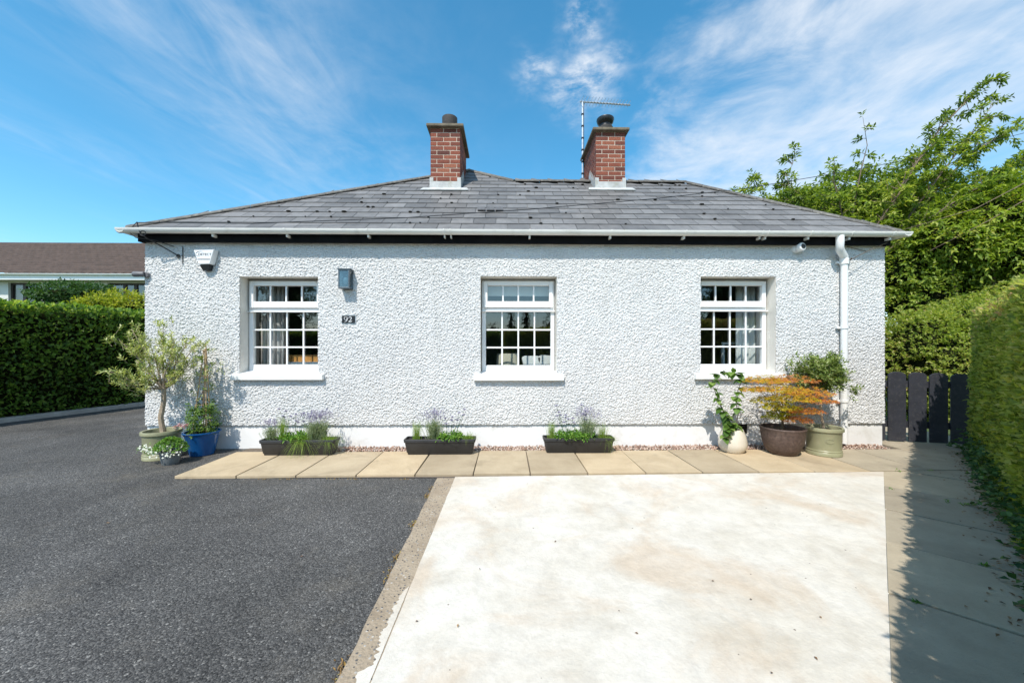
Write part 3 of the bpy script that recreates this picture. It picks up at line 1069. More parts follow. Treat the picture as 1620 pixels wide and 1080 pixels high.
SF = [(3, 2, 1, 0), (4, 5, 6, 7), (0, 1, 5, 4), (1, 2, 6, 5), (2, 3, 7, 6), (3, 0, 4, 7)]
ref_y0, ref_y1 = YE, YE + dyc * 1.22
full_me = MB().add(slate_verts(0.0035, sw - 0.0035, 0.0035, sw - 0.0035, ref_y0, ref_y1), SF).mesh('slate')
full_me.materials.append(M['slate'])
rest = MB()
slates = []
row = 0
y = YE - 0.012
while y < PK.y - 0.03:
    y1 = min(y + dyc * 1.22, PK.y)
    off = (row % 2) * sw / 2 + 0.02
    x = XEL - 0.4 - ((XEL - 0.4) % sw) + off
    ya_ = max(y, YE)
    la, lb, ra, rb = xlim_l(ya_), xlim_l(y1), xlim_r(ya_), xlim_r(y1)
    while x < XER + 0.3:
        a0, b0 = max(x + 0.0035, la), min(x + sw - 0.0035, ra)
        a1, b1 = max(x + 0.0035, lb), min(x + sw - 0.0035, rb)
        if b0 - a0 > 0.03:
            if b1 <= a1:
                m_ = (lb + rb) / 2 if lb > rb else (a0 if a1 > b1 and x < 0 else b0)
                a1 = min(max(a1, a0), b0) if x < 0 else max(min(b1, b0) - 0.01, a0)
                b1 = a1 + 0.01
            slates.append((a0, b0, a1, b1, y, y1, x))
        x += sw
    y += dyc
    row += 1
slates.sort(key=lambda s: -((s[1] - s[0]) / s[4]))
for k, s in enumerate(slates):
    a0, b0, a1, b1, y0, y1, x = s
    full = (b0 - a0 > sw - 0.004) and (b1 - a1 > sw - 0.004) and (y1 - y0 > dyc * 1.21)
    if k >= 296:
        rest.add(slate_verts(a0, b0, a1, b1, y0, y1), SF)
        continue
    if full:
        o = link('slate', full_me, None, roof)
        o.location = Vector(o.location) + Vector((x, y0 - ref_y0, TP * (y0 - ref_y0)))
        o.location += up_n * random.uniform(0, 0.003) + up_s * random.uniform(-0.004, 0.004)
    else:
        MB().add(slate_verts(a0, b0, a1, b1, y0, y1), SF).build('slate', M['slate'], roof)
if rest.v:
    rest.build('upper_slates', M['slate'], roof, kind='stuff')

# moss clumps and lichen on the slates
mp = []
for _ in range(70):
    x, yy = random.uniform(-4.2, 4.4), random.uniform(YE + 0.1, YR - 0.1)
    if xlim_l(yy) + 0.2 < x < xlim_r(yy) - 0.2:
        r_ = YE - 0.012 + round((yy - YE) / dyc) * dyc
        mp.append(Vector((x, r_, ZE + TP * (r_ - YE))) + up_n * 0.022)
mb = MB()
for p in mp:
    s = random.uniform(0.008, 0.022)
    mb.ball(p, s * random.uniform(1, 1.9), s, s * 0.55, 8, 5)
mb.build('moss', M['moss'], roof, smooth=True, kind='stuff')
# vent slate
vp = on_roof(776, 334)
mb = MB()
for i in range(3):
    q = vp + Vector((-0.13 + 0.13 * i, 0, 0)) + up_n * 0.03
    mb.box(q.x - 0.055, q.x + 0.055, q.y - 0.05, q.y + 0.08, q.z - 0.03, q.z + 0.012)
mb.build('roof_vent', M['greyplastic'], roof)


def capping(A, B, wdt, name, n):
    """angular ridge and hip tiles laid end to end"""
    A, B = Vector(A), Vector(B)
    d = (B - A)
    for i in range(n):
        p = A + d * (i / n)
        q = A + d * ((i + 0.985) / n)
        side = d.cross(Vector((0, 0, 1))).normalized()
        dn = Vector((0, 0, -1))
        r = []
        for c, lift in ((p, 0.034), (q, 0.032)):
            top = c + Vector((0, 0, lift + 0.008))
            r.append([top + side * wdt + dn * 0.05, top + side * wdt * 0.35 + dn * 0.006, top, top - side * wdt * 0.35 + dn * 0.006, top - side * wdt + dn * 0.05,
                      top - side * wdt + dn * 0.065, top + dn * 0.02, top + side * wdt + dn * 0.065])
        MB().loft(r).build(name, M['capping'], roof)


M['capping'] = plain('weathered_ridge_tile', (0.12, 0.112, 0.10), 0.85, 0.35, 25, 0.004, 60, per=0.25, stain=(0.36, 0.34, 0.28), stain_amt=0.55, stain_scale=18)
capping(EL + Vector((0.02, 0.02, 0)), PK, 0.10, 'hip_tile', 15)
capping(ER + Vector((-0.02, 0.02, 0)), RR, 0.10, 'hip_tile', 9)
capping(RL, RR, 0.085, 'ridge_tile', 7)
capping(PK, RL, 0.07, 'hip_tile', 4)
capping(PK, PKE, 0.085, 'ridge_tile', 10)

# ---- fascia, gutter, brackets, downpipe
mb = MB()
FY = YW - 0.095
fx0, fx1 = at(218, 380, FY).x, at(1409, 380, FY).x
mb.box(fx0, fx1, FY, YW - 0.045, 2.695, 2.84)
mb.box(fx0, fx0 + 0.03, YW - 0.045, YEND - 0.1, 2.695, 2.84)
mb.box(fx1 - 0.03, fx1, YW - 0.045, YBK, 2.695, 2.84)
mb.build('fascia', M['fascia'], cot)
MB().box(fx0 + 0.031, fx1 - 0.031, YW - 0.0445, YW + 0.02, 2.70, 2.715).build('soffit', M['reveal'], cot)

GYc = FY - 0.078


def gut_ring(x, y, axis):
    pts = []
    r, th = 0.056, 0.004
    for rr, seq in ((r, range(0, 13)), (r - th, range(12, -1, -1))):
        for k_ in seq:
            a = math.pi + math.pi * k_ / 12
            c, s_ = rr * math.cos(a), rr * math.sin(a)
            pts.append((x + c, y, 2.835 + s_) if axis == 'y' else (x, y + c, 2.835 + s_))
    return pts


gx0, gx1 = at(188, 370, GYc).x, at(1438, 372, GYc).x
g_ = MB().loft([gut_ring(gx0, GYc, 'x'), gut_ring(gx1, GYc, 'x')])
gut = g_.build('gutter', M['gutter'], cot, smooth=True)
mb = MB().loft([gut_ring(gx0 + 0.056, GYc - 0.05, 'y'), gut_ring(gx0 + 0.056, YEND, 'y')])
mb.build('side_gutter', M['gutter'], gut, smooth=True)
mb = MB().loft([gut_ring(gx1 - 0.056, GYc - 0.05, 'y'), gut_ring(gx1 - 0.056, YBK, 'y')])
mb.build('side_gutter', M['gutter'], gut, smooth=True)


def gut_clip(x, w=0.022, r=0.062):
    mb = MB()
    for i in range(2):
        pass
    rings = []
    for xx_ in (x - w / 2, x + w / 2):
        ring = []
        for rr, seq in ((r, range(0, 11)), (r - 0.005, range(10, -1, -1))):
            for k_ in seq:
                a = math.pi + math.pi * k_ / 10
                ring.append((xx_, GYc + rr * math.cos(a), 2.837 + rr * math.sin(a)))
        rings.append(ring)
    mb.loft(rings)
    mb.box(x - w / 2, x + w / 2, GYc + 0.01, FY, 2.745, 2.775)
    mb.build('gutter_bracket', M['gutter'], gut)


for pxx in (335, 453, 582, 838, 966, 1083, 1280, 1345, 1410):
    gut_clip(at(pxx, 371, GYc).x)
for pxx in (703, 713, 1203, 1212):
    gut_clip(at(pxx, 371, GYc).x, 0.014, 0.066)

dx = at(1335, 500, YW - 0.07).x
dtop = at(1329, 380, GYc).x
mb = MB()
ydp = YW - 0.075
mb.tube([(dtop, GYc, 2.79), (dtop, GYc, 2.72), (dtop, GYc + 0.004, 2.655), (dtop + 0.015, GYc + 0.02, 2.615), (dx - 0.015, ydp - 0.012, 2.545), (dx, ydp, 2.50), (dx, ydp, 2.42), (dx, ydp, 0.06)], [0.046, 0.046, 0.044, 0.046, 0.046, 0.046, 0.040, 0.040], 16)
dp = mb.build('downpipe', M['upvc'], cot, smooth=True)
for z in (2.47, 1.60, 0.62):
    mb = MB().lathe([(0.0405, -0.016), (0.048, -0.016), (0.048, 0.016), (0.0405, 0.016)], (dx, ydp, z), 18, False)
    mb.box(dx - 0.075, dx + 0.075, ydp + 0.02, YW - 0.02, z - 0.014, z + 0.014)
    mb.build('pipe_clip', M['upvc'], dp)
MB().lathe([(0.0405, -0.03), (0.052, -0.03), (0.052, 0.045), (0.0405, 0.05)], (dx, ydp, 2.47), 18, False).build('pipe_socket', M['upvc'], dp, smooth=True)

# ---- chimneys
br_long = {}


def brick_mesh(L):
    key = round(L, 3)
    if key not in br_long:
        me_ = MB().box(0, L, 0, 0.1025, 0, 0.065).mesh('brick')
        bm = bmesh.new()
        bm.from_mesh(me_)
        bmesh.ops.bevel(bm, geom=bm.edges[:], offset=0.004, segments=1, affect='EDGES')
        bm.to_mesh(me_)
        bm.free()
        me_.materials.append(M['brick'])
        br_long[key] = me_
    return br_long[key]


def chimney(pxl, pxr, py_base, dep, name_cap_h, cowl):
    base = on_roof((pxl + pxr) / 2, py_base)
    yf = base.y
    x0, x1 = at(pxl, 250, yf).x, at(pxr, 250, yf).x
    ch = empty('chimney', ((x0 + x1) / 2, yf, base.z))
    ch.parent = cot
    ch.location = Vector(ch.location) - cot.location
    ztop = at(800, name_cap_h, yf).z
    zb = base.z - 0.05
    ncourse = int((ztop - zb) / 0.075)
    z_first = ztop - ncourse * 0.075
    MB().box(x0 + 0.0045, x1 - 0.0045, yf + 0.0045, yf + dep - 0.0045, zb - 0.6, ztop - 0.002).build('mortar_core', M['mortar'], ch)
    wF = x1 - x0
    orig = Vector(ch.location) + cot.location

    def put(L, x, y_, z, rz):
        o = bpy.data.objects.new('brick', brick_mesh(L))
        COL.objects.link(o)
        o.parent = ch
        o.location = Vector((x, y_, z)) - orig
        o.rotation_euler = (0, 0, rz)

    for c in range(-1, ncourse):
        z = z_first + c * 0.075
        x = x0
        first = 0.215 if c % 2 else 0.1025
        while x < x1 - 0.02:
            L = min(first if x == x0 else 0.215, x1 - x)
            if x1 - (x + L) < 0.05:
                L = x1 - x
            put(round(L, 3), x, yf + random.uniform(-0.002, 0.002), z, 0)
            x += L + 0.010
        for sx_, rz in ((x0, 1), (x1, -1)):
            yy = yf + 0.1125
            first = 0.1025 if c % 2 else 0.215
            st_ = yy
            while yy < yf + dep - 0.02:
                L = min(first if yy == st_ else 0.215, yf + dep - yy)
                if yf + dep - (yy + L) < 0.05:
                    L = yf + dep - yy
                if rz == 1:
                    put(round(L, 3), sx_, yy + L, z, -math.pi / 2)
                else:
                    put(round(L, 3), sx_, yy, z, math.pi / 2)
                yy += L + 0.010
    # oversailing slab
    o_ = 0.062
    mb = MB()
    mb.box(x0 - o_, x1 + o_, yf - o_, yf + dep + o_, ztop, ztop + 0.05)
    mb.build('cap', M['capstone'], ch, bevel=0.012)
    MB().loft([[(x0 + 0.03, yf + 0.03, ztop + 0.05), (x1 - 0.03, yf + 0.03, ztop + 0.05), (x1 - 0.03, yf + dep - 0.03, ztop + 0.05), (x0 + 0.03, yf + dep - 0.03, ztop + 0.05)],
               [(x0 + 0.12, yf + 0.12, ztop + 0.075), (x1 - 0.12, yf + 0.12, ztop + 0.075), (x1 - 0.12, yf + dep - 0.12, ztop + 0.075), (x0 + 0.12, yf + dep - 0.12, ztop + 0.075)]]).build('flaunching', M['capstone'], ch)
    pc = ((x0 + x1) / 2 + (0.02 if cowl else 0.015), yf + dep * 0.42, ztop + 0.03)
    r_ = 0.135
    ph_ = 0.0 if cowl else 0.11
    MB().lathe([(r_, 0), (r_ * 0.92, 0.20), (r_, 0.22), (r_ * 1.02, 0.27 + ph_), (r_ * 0.85, 0.27 + ph_), (r_ * 0.8, 0.03)], pc, 24, True, True).build('chimney_pot', M['claypot'], ch, smooth=True)
    if cowl:
        mb = MB().lathe([(r_ * 0.80, 0.27), (r_ * 0.78, 0.33), (r_ * 1.05, 0.36), (r_ * 1.18, 0.42), (r_ * 1.16, 0.435), (r_ * 0.4, 0.47), (0.01, 0.475)], pc, 24, True, True)
        mb.build('cowl', M['black'], ch, smooth=True)
    # lead apron and stepped side flashing
    zb2 = base.z
    mb = MB().box(x0 - 0.012, x1 + 0.012, yf - 0.012, yf + 0.004, zb2 - 0.02, zb2 + 0.135)
    mb.box(x0 - 0.012, x0 + 0.05, yf - 0.0125, yf + 0.004, zb2 + 0.135, zb2 + 0.20)
    mb.box(x1 - 0.05, x1 + 0.012, yf - 0.0125, yf + 0.004, zb2 + 0.135, zb2 + 0.20)
    e = 0.15
    for (ya2, yb2) in ((yf - 0.10, yf + 0.01),):
        pa = [Vector((x0 - e, ya2, 0)), Vector((x1 + e, ya2, 0)), Vector((x1 + e * 0.8, yb2, 0)), Vector((x0 - e * 0.8, yb2, 0))]
        top = [Vector((p.x, p.y, ZE + TP * (p.y - YE))) + up_n * 0.032 for p in pa]
        mb.prism(top, up_n * -0.012)
    for sx_ in (x0 - 0.010, x1 + 0.002):
        for i in range(5):
            ys = yf + 0.004 + i * 0.1
            zs = ZE + TP * (ys - YE)
            if ys + 0.1 < yf + dep and ys < YR + 0.02:
                mb.add([(sx_, ys, zs - 0.02), (sx_, ys + 0.1, zs + 0.055), (sx_, ys + 0.1, zs + 0.155), (sx_, ys, zs + 0.21),
                        (sx_ + 0.008, ys, zs - 0.02), (sx_ + 0.008, ys + 0.1, zs + 0.055), (sx_ + 0.008, ys + 0.1, zs + 0.155), (sx_ + 0.008, ys, zs + 0.21)], SF)
    mb.build('flashing', M['lead'], ch)
    return yf, x0, x1, ztop


chimney(681, 728, 300, 0.98, 203.5, False)
cR = chimney(942.5, 989, 300, 1.0, 207, True)

# air vent in the plinth
vx = at(1168, 678, YW)
vent = MB()
x_, z_ = vx.x, vx.z
vent.box(x_ - 0.10, x_ + 0.12, YW + 0.002, YW + 0.0115, z_ - 0.06, z_ + 0.06)
for i in range(4):
    vent.box(x_ - 0.09, x_ + 0.11, YW - 0.010, YW + 0.002, z_ - 0.050 + i * 0.028, z_ - 0.038 + i * 0.028)
vent.build('air_vent', M['black'], cot)

# ------------------------------------------------------------------ things fixed to the cottage
# alarm bell box
ab = empty('alarm_box', at(323, 410, YW), 'white wedge-shaped burglar alarm box with black base under the left eaves', 'alarm box')
ya_ = YW - 0.022
def wp(px, py, y_):
    p = at(px, py, y_)
    return p
A_ = [wp(306, 395.5, YW - 0.1), wp(338, 395.0, YW - 0.1), wp(331.5, 417.5, YW - 0.1), wp(314, 418, YW - 0.1)]
Bk = [Vector((p.x + (-0.012 if i in (0, 3) else 0.012), ya_, p.z + (0.012 if i < 2 else 0.0))) for i, p in enumerate(A_)]
MB().loft([Bk, A_]).build('cover', M['whiteplastic'], ab, bevel=0.008)
b_ = [A_[3] + Vector((0.004, 0.006, -0.0035)), A_[2] + Vector((-0.004, 0.006, -0.0035)), A_[2] + Vector((-0.030, 0.022, -0.075)), A_[3] + Vector((0.035, 0.022, -0.075))]
bk = [Vector((p.x, ya_, p.z)) for p in b_]
MB().loft([bk, b_]).build('base', M['black'], ab, bevel=0.005)


def text(name, body, size, loc, mat, parent, width=None):
    cu = bpy.data.curves.new(name, 'FONT')
    cu.body = body
    cu.size = size
    cu.extrude = 0.0008
    cu.align_x = 'CENTER'
    cu.align_y = 'CENTER'
    to = bpy.data.objects.new('tmp', cu)
    COL.objects.link(to)
    dg = bpy.context.evaluated_depsgraph_get()
    me_ = bpy.data.meshes.new_from_object(to.evaluated_get(dg))
    bpy.data.objects.remove(to)
    me_.transform(Matrix.Translation(loc) @ Matrix.Rotation(R(90), 4, 'X') @ Matrix.Diagonal((width or 1, 1, 1, 1)))
    me_.materials.clear()
    return link(name, me_, mat, parent)


tx = wp(324, 402.5, YW - 0.1012)
text('lettering', 'DETECT', 0.044, (tx.x, tx.y, tx.z), M['black'], ab, 1.05)
mb = MB()
arc = []
for i in range(15):
    a = R(62 + i * 14)
    arc.append((tx.x - 0.048 + 0.075 * math.cos(a) * 0.9 , tx.z + 0.006 + 0.035 * math.sin(a), 0.007 * math.sin(math.pi * (i + 0.6) / 15.5)))
for (xa, za, wa), (xb2, zb2_, wb) in zip(arc[:-1], arc[1:]):
    mb.quad((xa, tx.y - 0.0008, za - wa / 2), (xb2, tx.y - 0.0008, zb2_ - wb / 2), (xb2, tx.y - 0.0008, zb2_ + wb / 2), (xa, tx.y - 0.0008, za + wa / 2))
mb.build('swoosh', M['black'], ab)
mb = MB()
t2 = wp(322.5, 410, YW - 0.1012)
for i in range(11):
    mb.box(t2.x - 0.078 + i * 0.0145, t2.x - 0.078 + i * 0.0145 + 0.009, t2.y - 0.001, t2.y + 0.001, t2.z - 0.007, t2.z + 0.007)
mb.build('number_line', M['greyplastic'], ab)

# wall lantern
lt = at(544, 441, YW - 0.13)
lan = empty('wall_lantern', (lt.x, YW, lt.z), 'slate-grey box lantern with clear bulb on the wall beside the left window', 'wall light')
hx, hz, y0, y1 = 0.072, 0.122, YW - 0.135, YW - 0.02
mb = MB()
mb.box(lt.x - hx, lt.x + hx, y0, y1, lt.z + hz - 0.018, lt.z + hz)
mb.box(lt.x - hx, lt.x + hx, y0, y1, lt.z - hz, lt.z - hz + 0.018)
for sx_ in (-1, 1):
    xa = lt.x + sx_ * hx
    mb.box(min(xa, xa - sx_ * 0.016), max(xa, xa - sx_ * 0.016), y0, y0 + 0.016, lt.z - hz + 0.018, lt.z + hz - 0.018)
mb.build('frame', M['lantern'], lan, bevel=0.002)
MB().box(lt.x - hx + 0.002, lt.x + hx - 0.002, y1 - 0.001, YW - 0.012, lt.z - hz + 0.002, lt.z + hz - 0.002).build('back_plate', M['lantern'], lan)
MB().box(lt.x - hx - 0.012, lt.x + hx + 0.012, y0 - 0.010, y1 + 0.004, lt.z + hz + 0.0005, lt.z + hz + 0.012).build('roof_plate', M['lantern'], lan, bevel=0.002)
mb = MB()
mb.box(lt.x - hx + 0.017, lt.x + hx - 0.017, y0 + 0.004, y0 + 0.007, lt.z - hz + 0.019, lt.z + hz - 0.019)
for sx_ in (-1, 1):
    xa = lt.x + sx_ * (hx - 0.005)
    mb.box(xa - 0.0035, xa + 0.0035, y0 + 0.017, y1 - 0.002, lt.z - hz + 0.019, lt.z + hz - 0.019)
mb.build('glass', M['lampglass'], lan)
MB().lathe([(0.013, 0), (0.014, 0.03), (0.030, 0.065), (0.030, 0.085), (0.018, 0.108), (0.002, 0.114)], (lt.x, YW - 0.075, lt.z - 0.085), 16, True, True).build('bulb', M['whiteplastic'], lan, smooth=True)
MB().lathe([(0.017, 0), (0.017, 0.04)], (lt.x, YW - 0.075, lt.z - 0.104), 12, True, True).build('bulb_holder', M['black'], lan)

# house number plate: the numerals are drawn strokes of changing width
hn = at(551, 505, YW - 0.03)
num = empty('house_number', (hn.x, YW, hn.z), 'black house number plate reading 92 under the wall lantern', 'sign')
MB().box(hn.x - 0.085, hn.x + 0.085, YW - 0.028, YW - 0.010, hn.z - 0.050, hn.z + 0.050).build('plate', M['black'], num, bevel=0.002)
MB().box(hn.x - 0.091, hn.x + 0.093, YW - 0.0205, YW - 0.008, hn.z - 0.060, hn.z + 0.056).build('backing', M['metal'], num)


def stroke(mb, pts, yv):
    n_ = len(pts)
    for i in range(n_ - 1):
        (xa, za, wa), (xb2, zb3, wb) = pts[i], pts[i + 1]
        d = Vector((xb2 - xa, 0, zb3 - za))
        if d.length < 1e-7:
            continue
        nrm = Vector((-d.z, 0, d.x)).normalized()
        d.normalize()
        e_ = d * 0.0012
        pa, pb2 = Vector((xa, yv, za)) - e_, Vector((xb2, yv, zb3)) + e_
        mb.prism([pa - nrm * wa / 2, pb2 - nrm * wb / 2, pb2 + nrm * wb / 2, pa + nrm * wa / 2], (0, 0.002, 0))


def glyph(x, z, kind):
    mb = MB()
    yv = YW - 0.0302
    h = 0.066
    if kind == '9':
        pts = []
        for i in range(25):
            a = 2 * math.pi * i / 24
            pts.append((x + 0.019 * math.cos(a), z + 0.014 + 0.020 * math.sin(a), 0.005 + 0.006 * abs(math.cos(a))))
        stroke(mb, pts, yv)
        tl = [(x + 0.0195, z + 0.014, 0.011), (x + 0.018, z - 0.004, 0.010), (x + 0.010, z - 0.020, 0.008), (x - 0.004, z - 0.030, 0.005), (x - 0.017, z - 0.033, 0.004)]
        stroke(mb, tl, yv - 0.0003)
    else:
        pts = [(x - 0.019, z + 0.014, 0.006), (x - 0.016, z + 0.025, 0.006), (x - 0.006, z + 0.033, 0.006), (x + 0.006, z + 0.031, 0.008), (x + 0.014, z + 0.020, 0.011),
               (x + 0.013, z + 0.008, 0.010), (x + 0.004, z - 0.008, 0.007), (x - 0.008, z - 0.020, 0.005), (x - 0.020, z - 0.030, 0.004)]
        stroke(mb, pts, yv)
        stroke(mb, [(x - 0.020, z - 0.0295, 0.010), (x + 0.012, z - 0.029, 0.010), (x + 0.019, z - 0.027, 0.007), (x + 0.022, z - 0.017, 0.003)], yv - 0.0003)
    mb.build('numeral', M['whiteplastic'], num)


glyph(hn.x - 0.033, hn.z, '9')
glyph(hn.x + 0.025, hn.z, '2')

# dome camera under the right eaves
cp = at(1264, 392, YW - 0.05)
sc = empty('security_camera', (cp.x, YW, cp.z), 'white round security camera under the gutter near the downpipe', 'camera')


def oriented(mb, c, d):
    d = Vector(d).normalized()
    q = Vector((0, 0, 1)).rotation_difference(d).to_matrix().to_4x4()
    mt = Matrix.Translation(c) @ q
    mb.v = [tuple(mt @ Vector(v)) for v in mb.v]
    return mb


MB.lathe0 = lambda s, prof, n=24: s.lathe(prof, (0, 0, 0), n, True, True)
oriented(MB().lathe0([(0.058, 0), (0.058, 0.03), (0.05, 0.045)]), (cp.x - 0.015, YW - 0.012, cp.z - 0.005), (0, -1, -0.1)).build('mount', M['whiteplastic'], sc, smooth=True)
oriented(MB().lathe0([(0.035, -0.04), (0.056, -0.02), (0.060, 0.01), (0.050, 0.035), (0.034, 0.042)]), (cp.x, YW - 0.075, cp.z), (0.15, -1, 0.12)).build('ball', M['whiteplastic'], sc, smooth=True)
oriented(MB().lathe0([(0.033, 0.0), (0.033, 0.006), (0.020, 0.009)]), Vector((cp.x, YW - 0.075, cp.z)) + Vector((0.15, -1, 0.12)).normalized() * 0.0385, (0.15, -1, 0.12)).build('lens', M['black'], sc, smooth=True)

# small bullet camera at the left corner
bp = at(237, 435, YW)
bc = empty('bullet_camera', (XL, YW + 0.05, bp.z), 'small dark bullet camera on the left corner of the cottage', 'camera')
oriented(MB().lathe0([(0.030, 0), (0.034, 0.01), (0.034, 0.11), (0.028, 0.12)], 16), (XL + 0.03, YW - 0.055, bp.z), (-1, -0.25, -0.05)).build('barrel', M['greyplastic'], bc, smooth=True)
oriented(MB().lathe0([(0.031, 0), (0.031, 0.045)], 14), (XL + 0.045, YW - 0.005, bp.z - 0.005), (-0.1, -1, 0.0)).build('bracket', M['greyplastic'], bc, smooth=True)

# iron cable brackets, overhead wire
br = at(222, 365, YW - 0.1)
cb = empty('cable_bracket', (br.x, YW - 0.1, br.z), 'black looped wire bracket at the left gutter corner', 'bracket')
mb = MB()
mb.tube([at(217, 352, 4.86), at(219, 362, 4.84), at(223, 370, 4.84), at(232, 377, 4.86), at(262, 393, 4.95), at(284, 406, YW - 0.02)], 0.0075, 6)
ring = [at(226 + 4.5 * math.cos(a), 369 + 4 * math.sin(a), 4.83) for a in np.linspace(0, 6.2, 12)]
mb.tube(ring, 0.005, 5)
mb.tube([at(217, 351, 4.86), at(208, 360, 4.87), at(205, 368, 4.88), at(215, 376, 4.88), at(245, 380, 4.93), at(275, 390, YW - 0.05)], 0.005, 6)
ring = [at(282 + 2.5 * math.cos(a), 405 + 2.5 * math.sin(a), YW - 0.03) for a in np.linspace(0, 6.2, 10)]
mb.tube(ring, 0.006, 5)
mb.tube([at(289, 390, YW - 0.024), at(289, 418, YW - 0.024)], 0.005, 5)
mb.build('hook', M['black'], cb)
cb2o = at(1345, 411, YW)
cb2 = empty('cable_hook', (cb2o.x, YW, cb2o.z), 'rusty cable hook and stay wire right of the downpipe', 'bracket')
mb = MB()
mb.tube([at(1345, 411, YW - 0.01), at(1347, 410, YW - 0.18), at(1347, 408, YW - 0.19)], 0.006, 6)
mb.tube([at(1347, 410, YW - 0.17), at(1375, 396, YW - 0.12), at(1405, 383, YW - 0.10)], 0.004, 6)
mb.tube([at(1340, 390, YW - 0.022), at(1372, 398, YW - 0.03)], 0.004, 5)
mb.build('hook', M['bark'], cb2)
wire = MB()
wp_ = [at(218, 352, 4.86), at(260, 352, 4.90), at(400, 353.5, 4.90), at(640, 344.5, 5.05), at(840, 331, 5.35), at(1040, 314, 5.75), at(1180, 298, 6.3), at(1300, 278, 7.0), at(1420, 256, 7.8), at(1560, 226, 8.6), at(1700, 190, 9.4)]
wire.tube(wp_, 0.006, 5)
tag(wire.build('overhead_wire', M['black']), 'thin black overhead wire slung across the slate roof towards the trees', 'wire')

# television aerial
xm = at(921.5, 250, 7.5)
aer = empty('tv_aerial', (xm.x, 7.5, 4.3), 'silver television aerial on a mast beside the right chimney', 'aerial')
zt_ = at(921, 161, 7.5).z
MB().tube([(xm.x, 7.5, 4.0), (xm.x, 7.5, zt_)], 0.016, 8).build('mast', M['metal'], aer, smooth=True)
b0, b1 = at(917.5, 161, 7.5), at(997, 166.5, 7.5)
MB().tube([b0, b1], 0.016, 6).build('boom', M['metal'], aer)
mb = MB()
for i in range(16):
    p = b0.lerp(b1, (i + 0.3) / 16)
    l_ = 0.20 - 0.006 * i
    mb.tube([p + Vector((0.04, -l_ / 2, 0.055)), p, p + Vector((0.04, l_ / 2, 0.055))], 0.004, 5)
    mb.tube([p + Vector((0, -l_ / 2, -0.02)), p + Vector((0, l_ / 2, -0.02))], 0.004, 5)
mb.build('elements', M['metal'], aer)
mb = MB()
for dz in np.linspace(0.25, 1.9, 8):
    mb.box(xm.x - 0.022, xm.x + 0.022, 7.478, 7.522, zt_ - dz - 0.012, zt_ - dz + 0.012)
mb.tube([(xm.x + 0.024, 7.49, 4.2), (xm.x + 0.024, 7.49, zt_ - 0.1), (xm.x + 0.04, 7.49, zt_ - 0.03)], 0.006, 5)
mb.build('cable', M['black'], aer)
MB().box(xm.x - 0.05, cR[1] + 0.01, 7.42, 7.47, 4.62, 4.66).build('bracket', M['greyplastic'], aer)

# ------------------------------------------------------------------ behind the windows
def curtain(x0, x1, z0, z1, y, lab, mat='curtain', folds=5):
    n_ = folds * 8
    pts = []
    for z in (z0, z1):
        pts.append([(x0 + (x1 - x0) * i / n_, y + 0.03 * math.sin(i * 2 * math.pi / 8) + 0.008 * math.sin(i * 1.3), z) for i in range(n_ + 1)])
    mb = MB()
    b = len(pts[0])
    mb.add(pts[0] + pts[1], [(i, i + 1, b + i + 1, b + i) for i in range(b - 1)])
    o = mb.build('curtain', M[mat], smooth=True)
    m_ = o.modifiers.new('thick', 'SOLIDIFY')
    m_.thickness = 0.004
    return tag(o, lab, 'curtain', 'curtains behind the windows')


a, b, c, d = OPEN[0]
curtain(a + 0.0, a + 0.34, 0.3, 2.4, YW + 0.42, 'pale grey curtain drawn aside behind the left window')
oo = empty('wooden_crate_row', ((a + b) / 2, YW + 0.75, c), 'row of orange wooden boxes on a white shelf inside the left window', 'box')
zc = at(470, 573, YW + 0.6).z
x = at(432, 565, YW + 0.6).x
for i in range(4):
    MB().box(x + i * 0.30, x + i * 0.30 + 0.292, YW + 0.55, YW + 0.80, zc + 0.008, zc + 0.11).build('box', M['orange'], oo, bevel=0.005)
MB().box(x - 0.05, x + 1.3, YW + 0.50, YW + 0.9, zc - 0.03, zc + 0.007).build('shelf', M['whitecloth'], oo)
a, b, c, d = OPEN[1]
q = at(803, 568, YW + 0.6)
mb = MB()
rr = [[(q.x + r_ * math.cos(2 * math.pi * i / 28), q.y + 0.6 * r_ * math.sin(2 * math.pi * i / 28), z) for i in range(28)] for r_, z in ((0.175, q.z - 0.2), (0.165, q.z + 0.0), (0.155, q.z + 0.085))]
mb.loft(rr)
tag(mb.build('lamp_shade', M['creamcloth'], smooth=True), 'cream fabric lamp shade inside the middle window', 'lamp shade')
for i, (p0, lab) in enumerate(((840, 'white cushion beside the lamp shade inside the middle window'), (864, 'white cushion at the right edge inside the middle window'))):
    q = at(p0, 570, YW + 0.6)
    mb = MB()
    rings = []
    for j in range(7):
        f = j / 6
        s_ = math.sqrt(max(0.02, 1 - (2 * f - 1) ** 2))
        rings.append([(q.x + (0.13 + 0.012 * math.sin(5 * u_ + i)) * math.copysign(abs(math.cos(u_)) ** 0.5, math.cos(u_)) * (0.93 + .07 * s_), q.y - 0.07 + 0.14 * f, q.z - 0.02 + 0.10 * math.copysign(abs(math.sin(u_)) ** 0.5, math.sin(u_)) * (0.88 + 0.12 * s_) + 0.008 * math.sin(3 * u_ + 2 * i)) for u_ in np.linspace(0, 2 * math.pi, 25)[:-1]])
    mb.loft(rings)
    tag(mb.build('cushion', M['whitecloth'], smooth=True), lab, 'cushion', 'cushions inside the middle window')
MB().box(OPEN[1][0] - 0.1, OPEN[1][1] + 0.1, YW + 0.36, YW + 0.366, d - 0.21, d + 0.05).build('roller_blind', M['blind'])
tag(bpy.data.objects['roller_blind'], 'white roller blind pulled partly down behind the middle window', 'blind')
a, b, c, d = OPEN[2]
